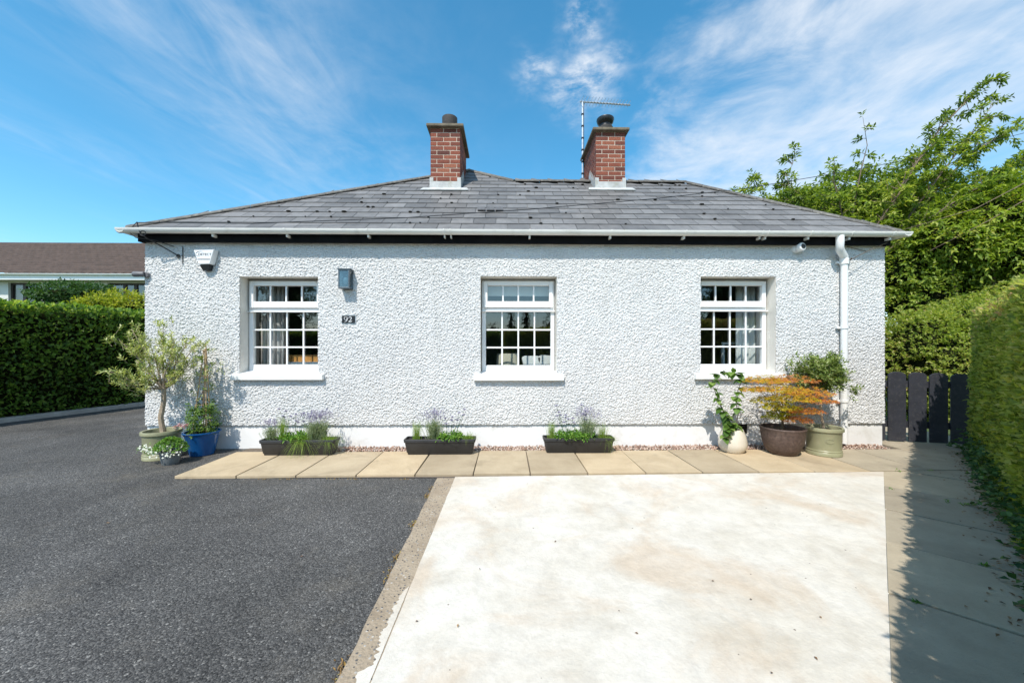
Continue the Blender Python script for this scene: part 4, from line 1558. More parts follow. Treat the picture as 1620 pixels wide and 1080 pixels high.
curtain(b - 0.25, b + 0.12, 0.3, 2.4, YW + 0.46, 'pale curtain drawn aside behind the right window', 'blind', 4)
q0, q1 = at(1143, 543, YW + 0.7), at(1178, 575, YW + 0.7)
mb = MB()
mb.box(q0.x, q1.x + 0.3, q0.y, q0.y + 0.04, q0.z - 0.018, q0.z + 0.018)
mb.box(q0.x, q0.x + 0.035, q0.y, q0.y + 0.04, q0.z - 0.7, q0.z - 0.0185)
mb.box(q1.x + 0.265, q1.x + 0.3, q0.y, q0.y + 0.04, q0.z - 0.7, q0.z - 0.0185)
tag(mb.build('chair_frame', M['blind']), 'white rectangular chair back inside the right window', 'chair')

# ------------------------------------------------------------------ potted plants
def lathe_pot(parent, prof, c, mat, soil_r, soil_z, name='pot'):
    pot = MB().lathe(prof, c, 48, True, False).build(name, M[mat], parent, smooth=True)
    n_ = 30
    mb = MB()
    ring = [(c[0] + soil_r * math.cos(2 * math.pi * i / n_), c[1] + soil_r * math.sin(2 * math.pi * i / n_), c[2] + soil_z) for i in range(n_)]
    ring2 = [(c[0] + soil_r * .55 * math.cos(2 * math.pi * i / n_), c[1] + soil_r * .55 * math.sin(2 * math.pi * i / n_), c[2] + soil_z + 0.012 + 0.008 * random.random()) for i in range(n_)]
    mb.loft([ring, ring2], False, True)
    mb.build('soil', M['soil'], parent)
    return pot


def sage_pot(parent, c, r, h):
    prof = [(r * 0.90, 0), (r * 0.945, 0.004), (r * 0.945, 0.040), (r * 0.915, 0.047), (r * 0.935, 0.055), (r * 0.935, 0.062), (r * 0.90, 0.070), (r * 0.93, h - 0.055), (r * 0.95, h - 0.048),
            (r * 1.02, h - 0.040), (r * 1.03, h - 0.02), (r * 1.01, h - 0.003), (r * 0.98, h), (r * 0.90, h - 0.006), (r * 0.87, h - 0.06)]
    return lathe_pot(parent, prof, c, 'sage', r * 0.875, h - 0.055)


def limb_tree(mb, base, specs):
    """specs: polylines with start and end radius"""
    for pts, r0, r1 in specs:
        n_ = len(pts)
        mb.tube(pts, [r0 + (r1 - r0) * i / (n_ - 1) for i in range(n_)], 8)


def curve(a, b, sag=0.0, n_=6, side=None, jit=0.0):
    a, b = Vector(a), Vector(b)
    out = []
    for i in range(n_ + 1):
        f = i / n_
        p = a.lerp(b, f)
        p.z += sag * math.sin(math.pi * f)
        if 0 < i < n_ and jit:
            p += Vector((random.uniform(-jit, jit), random.uniform(-jit, jit), random.uniform(-jit, jit)))
        out.append(p)
    return out


# 1 tall pale shrub in the sage pot at the left corner
c = Vector((at(256, 700, 4.68).x, 4.68, 0.0))
T = empty('potted_tree', c, 'airy pale-leaved standard tree in the sage green pot at the left corner', 'potted plant', 'potted plants by the wall')
sage_pot(T, c, 0.192, 0.335)
mb = MB()
fork = at(259, 612, 4.70)
limb_tree(mb, c, [([c + Vector((0.01, 0.01, 0.28)), at(254, 660, 4.69), at(259, 635, 4.70), fork], 0.030, 0.022)])
tips = [(186, 535, 4.50), (176, 588, 4.45), (208, 520, 4.62), (215, 570, 4.85), (236, 540, 4.80), (258, 516, 4.70), (275, 540, 4.55), (296, 542, 4.78), (312, 545, 4.60), (300, 575, 4.80), (225, 600, 4.55), (200, 607, 4.6), (270, 575, 4.72), (245, 565, 4.62), (285, 590, 4.66)]
O, D, LL = [], [], []
for (tx_, ty_, tY) in tips:
    e = at(tx_, ty_, tY)
    mid = fork.lerp(e, 0.5) + Vector((0, 0, -0.05 if ty_ > 560 else 0.02))
    pts = [fork - Vector((0, 0, 0.03)), fork.lerp(mid, 0.5) + Vector((random.uniform(-.03, .03), random.uniform(-.03, .03), 0.0)), mid, e]
    limb_tree(mb, c, [(pts, 0.012, 0.003)])
    for k in range(21):
        f = random.uniform(0.42, 1.0)
        o_ = (mid.lerp(e, (f - 0.45) / 0.55)) + Vector((random.gauss(0, 0.045), random.gauss(0, 0.05), random.gauss(0, 0.035)))
        dd = (e - fork).normalized() * 0.7 + Vector((random.gauss(0, 0.5), random.gauss(0, 0.5), random.gauss(0.55, 0.35)))
        O.append(o_)
        D.append(dd)
mb.build('trunk', M['palebark'], T, smooth=True)
O, D = np.array(O), unit(np.array(D))
tubes_arrays('twigs', O - D * 0.03, O + D * 0.06, 0.0022, 0.0012, M['palebark'], T, 'stuff')
P, A, N_, I = sprigs(O, D, 0.085, 9, 0.75, 0.1)
leaves('foliage', P, A, N_, rng.uniform(0.035, 0.06, len(P)), rng.uniform(0.014, 0.022, len(P)), M['lf_olive'], T)
o_ = np.array([at(286, 673, 4.66)] * 14) + rng.normal(0, 0.025, (14, 3)) * np.array([1.6, 1, .5])
P, A, N_, I = sprigs(o_, rng.normal(0, 1, (14, 3)) + np.array([0.4, 0, 0.6]), 0.04, 5)
leaves('pink_sprig', P, A, N_, 0.028, 0.014, M['petal_pink'], T)

# 2 blue pot with canes and climber
c = Vector((at(320, 700, 4.80).x, 4.80, 0.0))
T = empty('potted_climber', c, 'cane-trained green climber in the cobalt blue glazed pot', 'potted plant', 'potted plants by the wall')
lathe_pot(T, [(0.115, 0), (0.125, 0.006), (0.150, 0.12), (0.175, 0.245), (0.186, 0.268), (0.196, 0.280), (0.194, 0.292), (0.176, 0.292), (0.165, 0.24)], c, 'blue', 0.168, 0.25)
top = at(324, 552, 4.84)
for (dx_, dy_) in ((-0.10, -0.03), (0.09, -0.05), (0.03, 0.10), (-0.04, 0.07)):
    MB().tube([c + Vector((dx_, dy_, 0.24)), top + Vector((dx_ * 0.12, dy_ * 0.12, random.uniform(-0.03, 0.10)))], 0.0065, 7).build('cane', M['cane'], T, smooth=True)
MB().tube([top + Vector((0.02 * math.cos(a_), 0.02 * math.sin(a_), -0.02)) for a_ in np.linspace(0, 6.28, 10)], 0.007, 6).build('tie', M['cane'], T)
for zf in (0.35, 0.68):
    pz = c.lerp(top, 0)
    zc_ = 0.25 + (top.z - 0.25) * zf
    r_ = 0.105 * (1 - zf) + 0.012
    cxp = c.x + (top.x - c.x) * zf
    MB().tube([(cxp + r_ * math.cos(a_), c.y + (top.y - c.y) * zf + r_ * math.sin(a_), zc_) for a_ in np.linspace(0, 6.28, 14)], 0.003, 5).build('tie', M['cane'], T)
n_ = 230
z_ = 0.27 + 0.36 * rng.random(n_) ** 1.25
th = rng.uniform(0, 6.28, n_)
r_ = rng.uniform(0.03, 0.145, n_) * np.clip(1.25 - (z_ - 0.25) * 1.5, 0.35, 1)
O = np.stack([c.x + r_ * np.cos(th), c.y + r_ * np.sin(th), z_], 1)
D = np.stack([np.cos(th), np.sin(th), rng.uniform(-0.2, 0.9, n_)], 1)
n2 = 55
f = rng.uniform(0.4, 1.02, n2)
th2 = rng.uniform(0, 6.28, n2)
O2 = np.stack([c.x + (top.x - c.x) * f + 0.05 * np.cos(th2), c.y + (top.y - c.y) * f + 0.05 * np.sin(th2), 0.25 + (top.z - 0.25) * f], 1)
D2 = np.stack([np.cos(th2), np.sin(th2), rng.uniform(-0.3, 0.8, n2)], 1)
P, A, N_, I = sprigs(np.concatenate([O, O2[:24]]), np.concatenate([D, D2[:24]]), 0.06, 7, 0.9, 0.2)
leaves('foliage', P, A, N_, rng.uniform(0.022, 0.042, len(P)), rng.uniform(0.013, 0.022, len(P)), M['lf_climb'], T)
O3 = np.concatenate([O2, np.array([at(345, 580, 4.75)] * 10) + rng.normal(0, 0.03, (10, 3))])
D3 = np.concatenate([D2, rng.normal(0, 1, (10, 3))])
P, A, N_, I = sprigs(O3, D3, 0.06, 5, 0.9, 0.2)
leaves('upper_shoots', P, A, N_, rng.uniform(0.02, 0.04, len(P)), rng.uniform(0.008, 0.013, len(P)), M['lf_olive'], T)
mb = MB()
for (dx_, dy_) in ((-0.08, 0.0), (0.05, -0.02), (0.0, 0.05)):
    mb.tube([c + Vector((dx_, dy_, 0.24)), c + Vector((dx_ * 0.5 + 0.03, dy_, 0.42)), c + Vector((dx_ * 0.9 - 0.02, dy_ * .5, 0.58)), c.lerp(top, 0) + Vector((0.01, 0, 0.8))], 0.004, 6)
mb.build('stem', M['bark'], T)

# 3 small pot of white flowers
c = Vector((at(270, 720, 4.42).x, 4.42, 0.0))
T = empty('potted_flowers', c, 'small grey pot of trailing white flowers in front of the sage pot', 'potted plant', 'potted plants by the wall')
lathe_pot(T, [(0.075, 0), (0.078, 0.004), (0.100, 0.125), (0.108, 0.128), (0.110, 0.150), (0.104, 0.152), (0.098, 0.12)], c, 'smallpot', 0.1, 0.13)
n_ = 200
th = rng.uniform(0, 6.28, n_)
ph = rng.uniform(0, 1, n_)
O = np.stack([c.x + 0.12 * np.cos(th) * np.sqrt(ph) , c.y + 0.11 * np.sin(th) * np.sqrt(ph), 0.17 + 0.10 * (1 - ph)], 1)
D = np.stack([np.cos(th) * ph, np.sin(th) * ph, 0.9 - 0.9 * ph], 1)
P, A, N_, I = sprigs(O, D, 0.05, 7, 0.9, 0.3)
leaves('foliage', P, A, N_, rng.uniform(0.018, 0.03, len(P)), rng.uniform(0.010, 0.016, len(P)), M['lf_herb'], T)
n_ = 85
th = rng.uniform(2.6, 6.3, n_)
ph = rng.uniform(0.3, 1, n_)
O = np.stack([c.x + 0.165 * np.cos(th) * ph - 0.02, c.y + 0.13 * np.sin(th) * ph - 0.03, 0.26 - 0.19 * ph * rng.uniform(0.5, 1, n_)], 1)
O = np.concatenate([O, np.stack([c.x + rng.uniform(-0.27, -0.1, 34), c.y + rng.uniform(-0.13, -0.04, 34), rng.uniform(0.15, 0.24, 34)], 1)])
k = 5
Fp, Fd, Fn = [], [], []
for j in range(k):
    an = j * 6.283 / k + rng.uniform(0, 1, len(O))
    Fp.append(O)
    Fd.append(np.stack([np.cos(an), -0.25 + 0.2 * np.sin(an), np.sin(an) * 0.8 + 0.2], 1))
    Fn.append(np.tile(np.array([0, -1, 0.5]), (len(O), 1)))
leaves('flowers', np.concatenate(Fp), np.concatenate(Fd), np.concatenate(Fn), 0.0125, 0.012, M['petal_w'], T)
O = np.concatenate([O[-34:]])
P, A, N_, I = sprigs(O + np.array([0, 0.02, -0.01]), rng.normal(0, 1, (len(O), 3)) + np.array([-0.6, -0.3, 0]), 0.04, 4)
leaves('trailing_leaves', P, A, N_, 0.02, 0.010, M['lf_herb'], T)


# troughs
def rrect(cx, cy, hx_, hy_, z, r_=0.02, n_=4):
    pts = []
    for (sx_, sy_, a0) in ((1, 1, 0), (-1, 1, 90), (-1, -1, 180), (1, -1, 270)):
        for i in range(n_ + 1):
            a = R(a0 + 90 * i / n_)
            pts.append((cx + sx_ * (hx_ - r_) + r_ * math.cos(a), cy + sy_ * (hy_ - r_) + r_ * math.sin(a), z))
    return pts


def trough(pxl, pxr, yc, lab, seed):
    x0 = at(pxl, 715, yc - 0.09).x
    x1 = at(pxr, 715, yc - 0.09).x
    cx, hx_ = (x0 + x1) / 2, (x1 - x0) / 2
    T = empty('trough_planter', (cx, yc, 0.03), lab, 'planter', 'black trough planters along the wall')
    Z = 0.033
    h = 0.185
    mb = MB()
    prof = [(-0.045, -0.028, 0.0), (-0.042, -0.025, 0.018), (-0.034, -0.022, 0.022), (-0.014, -0.010, h - 0.042), (-0.004, -0.002, h - 0.038), (0.0, 0.0, h - 0.006), (-0.003, -0.003, h), (-0.018, -0.016, h), (-0.022, -0.02, h - 0.05)]
    mb.loft([rrect(cx, yc, hx_ + a_, 0.098 + b_, Z + z) for a_, b_, z in prof], True, False)
    mb.build('box', M['trough'], T, smooth=True)
    MB().poly(rrect(cx, yc, hx_ - 0.02, 0.078, Z + h - 0.032)).build('soil', M['soil'], T)
    return T, cx, hx_, yc, Z + h - 0.03


def tuft(T, x, y, z, n_, L, spread, bend, name='grass_tuft', mat='lf_grass', wd=0.0032):
    n_ = int(n_ * 3.0)
    L = L * 1.4
    P = np.stack([x + rng.normal(0, 0.022, n_), y + rng.normal(0, 0.014, n_), np.full(n_, z - 0.01)], 1)
    D = np.stack([rng.normal(0, spread, n_), rng.normal(0, spread, n_), np.ones(n_)], 1)
    ribbons(name, P, D, rng.uniform(0.6, 1.05, n_) * L, wd, M[mat], T, bend * rng.uniform(0.3, 1.2, n_), 5)


def lavender(T, x, y, z, n_, L, spread=0.22, flower=True):
    n_ = int(n_ * 2.6)
    L = L * 1.38
    P = np.stack([x + rng.normal(0, 0.03, n_), y + rng.normal(0, 0.025, n_), np.full(n_, z)], 1)
    D = unit(np.stack([rng.normal(0, spread * 1.15, n_), rng.normal(0, spread, n_), np.ones(n_)], 1))
    Ls = rng.uniform(0.55, 1.0, n_) * L
    ribbons('lavender_stems', P, D, Ls, 0.0028, M['lf_lav'], T, 0.03, 2)
    Q, A, N_, I = sprigs(P + D * 0.02, D, Ls * 0.62, 12, 0.55, 0.05)
    leaves('lavender_leaves', Q, A, N_, rng.uniform(0.018, 0.032, len(Q)), 0.005, M['lf_lav'], T)
    if flower:
        tip = P + D * Ls[:, None]
        tall = Ls > L * 0.72
        Q, A, N_, I = sprigs(tip[tall] - D[tall] * 0.012, D[tall], 0.038, 9, 0.9, 0.0)
        leaves('lavender_flowers', Q, A, N_, 0.010, 0.008, M['petal_p'], T)


def scabious(T, x, y, z, heads):
    n_ = 120
    heads = [(a_ * 1.1, b_ * 1.35) for a_, b_ in heads] + [(a_ * 0.8 + random.gauss(0, 0.03), b_ * random.uniform(0.9, 1.25)) for a_, b_ in heads]
    th = rng.uniform(0, 6.28, n_)
    O = np.stack([x + rng.normal(0, 0.03, n_), y + rng.normal(0, 0.025, n_), np.full(n_, z)], 1)
    D = np.stack([np.cos(th), np.sin(th), rng.uniform(0.4, 1.3, n_)], 1)
    Q, A, N_, I = sprigs(O, D, 0.17, 6, 0.8, 0.3)
    leaves('leaf_rosette', Q, A, N_, rng.uniform(0.03, 0.055, len(Q)), 0.018, M['lf_herb'], T)
    mb = MB()
    Hh = []
    for (dx_, hz_) in heads:
        e = Vector((x + dx_, y + random.uniform(-0.03, 0.0), z + hz_))
        mb.tube(curve((x + dx_ * 0.2, y, z), e, 0, 4, jit=0.006), 0.0017, 4)
        Hh.append(e)
    mb.build('flower_stems', M['lf_herb'], T)
    Hh = np.array(Hh)
    Fp, Fd, Fn = [], [], []
    for j in range(18):
        an = j * 2.4
        rr_ = math.sqrt((j + 0.5) / 18)
        Fp.append(Hh)
        Fd.append(np.tile(np.array([math.cos(an) * rr_, math.sin(an) * rr_ * 0.8 - 0.2, 0.55 - 0.5 * rr_]), (len(Hh), 1)))
        Fn.append(np.tile(np.array([0, -0.5, 1.0]), (len(Hh), 1)))
    leaves('flower_heads', np.concatenate(Fp), np.concatenate(Fd), np.concatenate(Fn), 0.022, 0.012, M['petal_p'], T)


T, cx, hx_, yc, zs = trough(409, 529, 4.70, 'fullest black trough with pale grass spilling over under the left window', 1)
lavender(T, cx - hx_ * 0.78, yc, zs, 38, 0.19)
tuft(T, cx - hx_ * 0.48, yc, zs, 70, 0.25, 0.10, 0.08)
tuft(T, cx + hx_ * 0.10, yc - 0.05, zs, 190, 0.21, 0.55, 1.5, 'drooping_grass')
scabious(T, cx - hx_ * 0.15, yc + 0.01, zs, [(-0.10, 0.27), (-0.05, 0.22), (0.02, 0.24), (0.10, 0.25), (0.17, 0.22), (-0.17, 0.29)])
lavender(T, cx + hx_ * 0.38, yc + 0.01, zs, 80, 0.26)
lavender(T, cx + hx_ * 0.55, yc + 0.03, zs, 45, 0.27)
tuft(T, cx + hx_ * 0.80, yc - 0.03, zs, 120, 0.16, 0.5, 1.2, 'drooping_grass')
P_ = np.stack([np.full(16, cx + hx_ - 0.02) + rng.uniform(0, 0.10, 16), np.full(16, yc) + rng.normal(0, 0.03, 16), zs + rng.uniform(-0.06, 0.06, 16)], 1)
Q, A, N_, I = sprigs(P_, rng.normal(0, 1, (16, 3)) + np.array([1, 0, 0.2]), 0.05, 4)
leaves('trailing_leaves', Q, A, N_, 0.02, 0.007, M['lf_lav'], T)

T, cx, hx_, yc, zs = trough(638, 752, 4.71, 'black trough with lavender and one low clump left of the middle window', 2)
tuft(T, cx - hx_ * 0.68, yc, zs, 55, 0.20, 0.12, 0.1)
lavender(T, cx - hx_ * 0.20, yc, zs, 75, 0.27, 0.20)
scabious(T, cx + hx_ * 0.28, yc, zs, [(0.02, 0.21), (0.10, 0.25), (0.16, 0.28), (-0.06, 0.2)])
tuft(T, cx + hx_ * 0.80, yc - 0.03, zs, 75, 0.16, 0.35, 0.9, 'drooping_grass')
T, cx, hx_, yc, zs = trough(860, 973, 4.74, 'black trough with two tall lilac flower clumps right of the middle window', 3)
tuft(T, cx - hx_ * 0.75, yc, zs, 60, 0.18, 0.10, 0.05)
scabious(T, cx - hx_ * 0.30, yc, zs, [(-0.13, 0.31), (-0.10, 0.25), (-0.08, 0.22), (-0.02, 0.22), (0.06, 0.19)])
lavender(T, cx + hx_ * 0.30, yc, zs, 80, 0.28, 0.20)
scabious(T, cx + hx_ * 0.16, yc + 0.03, zs, [(-0.02, 0.31), (0.03, 0.25), (0.0, 0.23)])
tuft(T, cx + hx_ * 0.70, yc, zs, 55, 0.18, 0.2, 0.2)
tuft(T, cx + hx_ * 0.86, yc - 0.05, zs, 60, 0.15, 0.5, 1.5, 'drooping_grass')

# white pot with a broad-leaved climber
c = Vector((at(1159, 700, 4.72).x, 4.72, 0.03))
T = empty('potted_shrub', c, 'broad-leaved green climber in the small rounded cream pot', 'potted plant', 'potted plants by the wall')
lathe_pot(T, [(0.095, 0), (0.125, 0.008), (0.158, 0.06), (0.163, 0.11), (0.150, 0.19), (0.125, 0.262), (0.116, 0.283), (0.105, 0.285), (0.105, 0.25)], c, 'cream', 0.108, 0.255)
stems = [[(1160, 684), (1150, 660), (1136, 632), (1126, 606), (1134, 592), (1146, 588)],
         [(1162, 684), (1168, 655), (1163, 630), (1172, 605), (1168, 592), (1158, 588)],
         [(1158, 684), (1150, 665), (1142, 645), (1138, 640)],
         [(1163, 684), (1158, 668), (1150, 680), (1146, 692)]]
mb = MB()
spots = []
for i, s in enumerate(stems):
    pts = [at(a_, b_, 4.72 - 0.04 * (i % 2) - 0.02 * k_) for k_, (a_, b_) in enumerate(s)]
    mb.tube(pts, [0.006 - 0.0008 * k_ for k_ in range(len(pts))], 6)
    for k_ in range(len(pts) - 1):
        for f in np.linspace(0.1, 1, 4):
            spots.append((pts[k_].lerp(pts[k_ + 1], f), i, k_))
mb.build('stem', M['bark'], T, smooth=True)


def broad_leaf(L, w):
    prof = [(0, 0.0), (0.10, 0.34), (0.28, 0.5), (0.5, 0.46), (0.75, 0.26), (1.0, 0.0)]
    v, f = [], []
    for t_, ww in prof:
        zc_ = -0.25 * L * t_ * t_
        v += [(-ww * w, t_ * L, zc_ + 0.18 * ww * w), (0, t_ * L, zc_), (ww * w, t_ * L, zc_ + 0.18 * ww * w)]
    for k_ in range(len(prof) - 1):
        a_ = 3 * k_
        f += [(a_, a_ + 1, a_ + 4, a_ + 3), (a_ + 1, a_ + 2, a_ + 5, a_ + 4)]
    return MB().add(v, f)


lfm = []
for k in range(5):
    me_ = broad_leaf(0.105, 0.085).mesh('leaf', True, fix=False)
    at_ = me_.attributes.new('rnd', 'FLOAT', 'FACE')
    at_.data.foreach_set('value', [0.15 + 0.2 * k] * len(me_.polygons))
    me_.materials.append(M['lf_climb'])
    lfm.append(me_)
for (p, i, k_) in spots:
    if i == 2 and k_ > 1 or (k_ == 0 and i < 2 and random.random() < 0.6):
        continue
    for _ in range(2 if random.random() < 0.5 else 3):
        o = bpy.data.objects.new('leaf', random.choice(lfm))
        COL.objects.link(o)
        o.parent = T
        dirv = Vector((random.gauss(0, 0.8), random.gauss(-0.6, 0.4), random.gauss(-0.25, 0.45))).normalized()
        q = dirv.to_track_quat('Y', 'Z')
        o.rotation_euler = q.to_euler()
        o.location = p - c
        o.scale = [random.uniform(0.65, 1.12)] * 3

# brown bowl with the orange maple
c = Vector((at(1238, 700, 4.62).x, 4.62, 0.03))
T = empty('potted_maple', c, 'orange and yellow cut-leaf maple in the wide brown bowl', 'potted plant', 'potted plants by the wall')
lathe_pot(T, [(0.135, 0), (0.15, 0.006), (0.19, 0.07), (0.218, 0.15), (0.232, 0.24), (0.238, 0.305), (0.244, 0.315), (0.240, 0.326), (0.222, 0.326), (0.214, 0.25)], c, 'bowl', 0.218, 0.285)
mb = MB()
fk = c + Vector((0.0, 0.0, 0.46))
mb.tube([c + Vector((-0.01, 0, 0.26)), c + Vector((0.0, 0, 0.36)), fk], [0.017, 0.014, 0.012], 8)
tiers = [(1208, 598, 4.55, 36, 8, .48), (1250, 597, 4.68, 42, 7, .78), (1196, 612, 4.55, 24, 8, .42), (1235, 612, 4.45, 44, 10, .45), (1278, 618, 4.50, 38, 9, .62), (1252, 626, 4.42, 40, 10, .36), (1218, 630, 4.52, 30, 9, .18), (1295, 630, 4.50, 26, 7, .75),
         (1235, 640, 4.45, 30, 8, .15), (1225, 655, 4.55, 18, 7, .05), (1275, 646, 4.48, 26, 8, .72), (1262, 660, 4.50, 22, 6, .85), (1240, 648, 4.60, 24, 12, .10)]
O, D, RN = [], [], []
for (tx_, ty_, tY, wpx, hpx, colr) in tiers:
    ce = at(tx_, ty_, tY)
    rx, rz = wpx * tY / FPX, hpx * tY / FPX
    base_ = fk + Vector((random.uniform(-.02, .02), random.uniform(-.02, .02), random.uniform(-0.08, 0.06)))
    mb.tube([base_, base_.lerp(ce, 0.55) + Vector((0, 0, 0.04)), ce], [0.008, 0.005, 0.003], 6)
    for _ in range(int(175 * wpx / 35)):
        th = random.uniform(0, 6.28)
        r_ = math.sqrt(random.random())
        O.append((ce.x + rx * r_ * math.cos(th), ce.y + 0.75 * rx * r_ * math.sin(th), ce.z + rz * (1 - r_ * r_) * random.uniform(-0.6, 1) - 0.03 * r_))
        D.append((math.cos(th), math.sin(th) - 0.2, -0.25))
        RN.append(colr + random.gauss(0, 0.13) + 0.12 * (r_ - 0.5))
    for _ in range(5):
        th = random.uniform(0, 6.28)
        mb.tube([ce, ce + Vector((rx * 0.8 * math.cos(th), rx * 0.6 * math.sin(th), 0.0))], [0.0025, 0.001], 4)
mb.build('trunk', M['bark'], T, smooth=True)
O, D, RN = np.array(O), unit(np.array(D)), np.clip(np.array(RN), 0, 1)
Fp, Fd, Fn, Rr = [], [], [], []
for j in range(5):
    an = (j - 2) * 0.55
    h_ = np.stack([D[:, 0] * math.cos(an) - D[:, 1] * math.sin(an), D[:, 0] * math.sin(an) + D[:, 1] * math.cos(an), D[:, 2] + rng.normal(-0.2, 0.3, len(D))], 1)
    Fp.append(O)
    Fd.append(h_)
    Fn.append(np.tile(np.array([0, -0.3, 1.0]), (len(D), 1)) + rng.normal(0, 0.3, (len(D), 3)))
    Rr.append(RN)
leaves('foliage', np.concatenate(Fp), np.concatenate(Fd), np.concatenate(Fn), rng.uniform(0.028, 0.046, 5 * len(O)), 0.0068, M['lf_maple'], T, np.concatenate(Rr), 0.05, 0.1)

# sage pot with a clipped bush on two bare stems
c = Vector((at(1303, 700, 4.60).x, 4.60, 0.03))
T = empty('potted_standard', c, 'round-headed green bush on bare stems in the sage green pot beside the downpipe', 'potted plant', 'potted plants by the wall')
pot = sage_pot(T, c, 0.192, 0.335)
el = []
q = at(1309, 698, 4.60 - 0.178)
ang0 = math.atan2(q.y - c.y, q.x - c.x)
for sc_, nm in ((1.0, 'emblem'), (0.72, 'emblem_ring')):
    pts = []
    for i in range(25):
        a = 2 * math.pi * i / 24
        th = -1.95 + sc_ * 0.036 / 0.178 * math.cos(a) * 1.25
        pts.append((c.x + 0.1775 * math.cos(th), c.y + 0.1775 * math.sin(th), c.z + 0.19 + sc_ * 0.030 * math.sin(a)))
    MB().tube(pts, 0.0032, 5).build(nm, M['sage'], T, smooth=True)
hd_ = at(1295, 592, 4.72)
mb = MB()
s1, s2_ = c + Vector((0.0, 0.0, 0.27)), c + Vector((0.025, 0.015, 0.27))
mb.tube(curve(s1, hd_ + Vector((-0.02, 0, -0.18)), 0, 5, jit=0.003), 0.009, 8)
mb.tube(curve(s2_, hd_ + Vector((0.02, 0.02, -0.18)), 0, 5, jit=0.003), 0.008, 8)
O, D = [], []
rx, rz = 0.385, 0.25
for _ in range(62):
    th, ph = random.uniform(0, 6.28), random.uniform(-0.9, 1.4)
    rr_ = random.uniform(0.45, 1.0)
    e = hd_ + Vector((rx * rr_ * math.cos(th) * math.cos(ph), 0.62 * rx * rr_ * math.sin(th) * math.cos(ph), rz * rr_ * math.sin(ph)))
    st_ = hd_ + Vector((random.uniform(-.03, .03), 0, -0.17))
    mb.tube(curve(st_, e, -0.02, 4, jit=0.008), [0.006, 0.005, 0.004, 0.003, 0.002], 5)
    for _k in range(18):
        f = random.uniform(0.45, 1.05)
        O.append(st_.lerp(e, f) + Vector((random.gauss(0, .025), random.gauss(0, .025), random.gauss(0, .02))))
        D.append((e - st_).normalized() + Vector((random.gauss(0, .6), random.gauss(0, .6), random.gauss(0.2, .5))))
for _k in range(14):
    O.append(at(1345 + random.gauss(0, 5), 615 + random.gauss(0, 7), 4.70))
    D.append(Vector((random.gauss(0.6, .5), random.gauss(0, .5), random.gauss(-0.2, .4))))
mb.build('stem', M['palebark'], T, smooth=True)
O, D = np.array(O), unit(np.array(D))
P, A, N_, I = sprigs(O, D, 0.07, 6, 0.8, 0.1)
leaves('foliage', P, A, N_, rng.uniform(0.035, 0.056, len(P)), rng.uniform(0.014, 0.022, len(P)), M['lf_bush'], T)

# ------------------------------------------------------------------ gate
g0, g1 = Vector((XR + 0.03, 5.30, 0)), Vector((6.35, 4.96, 0))
gd = (g1 - g0).normalized()
gn = Vector((gd.y, -gd.x, 0))
G = empty('garden_gate', g0, 'low black picket gate with rounded board tops beside the cottage', 'gate')
bw = 0.205
nb = 6
s = -0.02
for i in range(nb):
    pts = []
    w = bw * random.uniform(0.97, 1.02)
    h = 1.0 + random.uniform(-0.006, 0.006) - 0.004 * i
    prof = [(0, 0.035), (w, 0.035), (w, h - 0.055)]
    for k in range(1, 12):
        a = math.pi * k / 12
        prof.append((w / 2 + w / 2 * math.cos(a), h - 0.055 + 0.055 * math.sin(a)))
    prof.append((0, h - 0.055))
    x0_ = max(s, 0.0)
    pts = [tuple(g0 + gd * (s + u_) + Vector((0, 0, v_))) for u_, v_ in prof]
    MB().prism(pts, gn * 0.022).build('board', M['gate'], G, bevel=0.004)
    s += w + 0.032
for z in (0.22, 0.78):
    a, b = g0 - gn * 0.004 + gd * 0.0, g0 - gn * 0.004 + gd * (s - 0.03)
    MB().prism([tuple(a + Vector((0, 0, z))), tuple(b + Vector((0, 0, z))), tuple(b + Vector((0, 0, z + 0.09))), tuple(a + Vector((0, 0, z + 0.09)))], -gn * 0.035).build('rail', M['gate'], G)

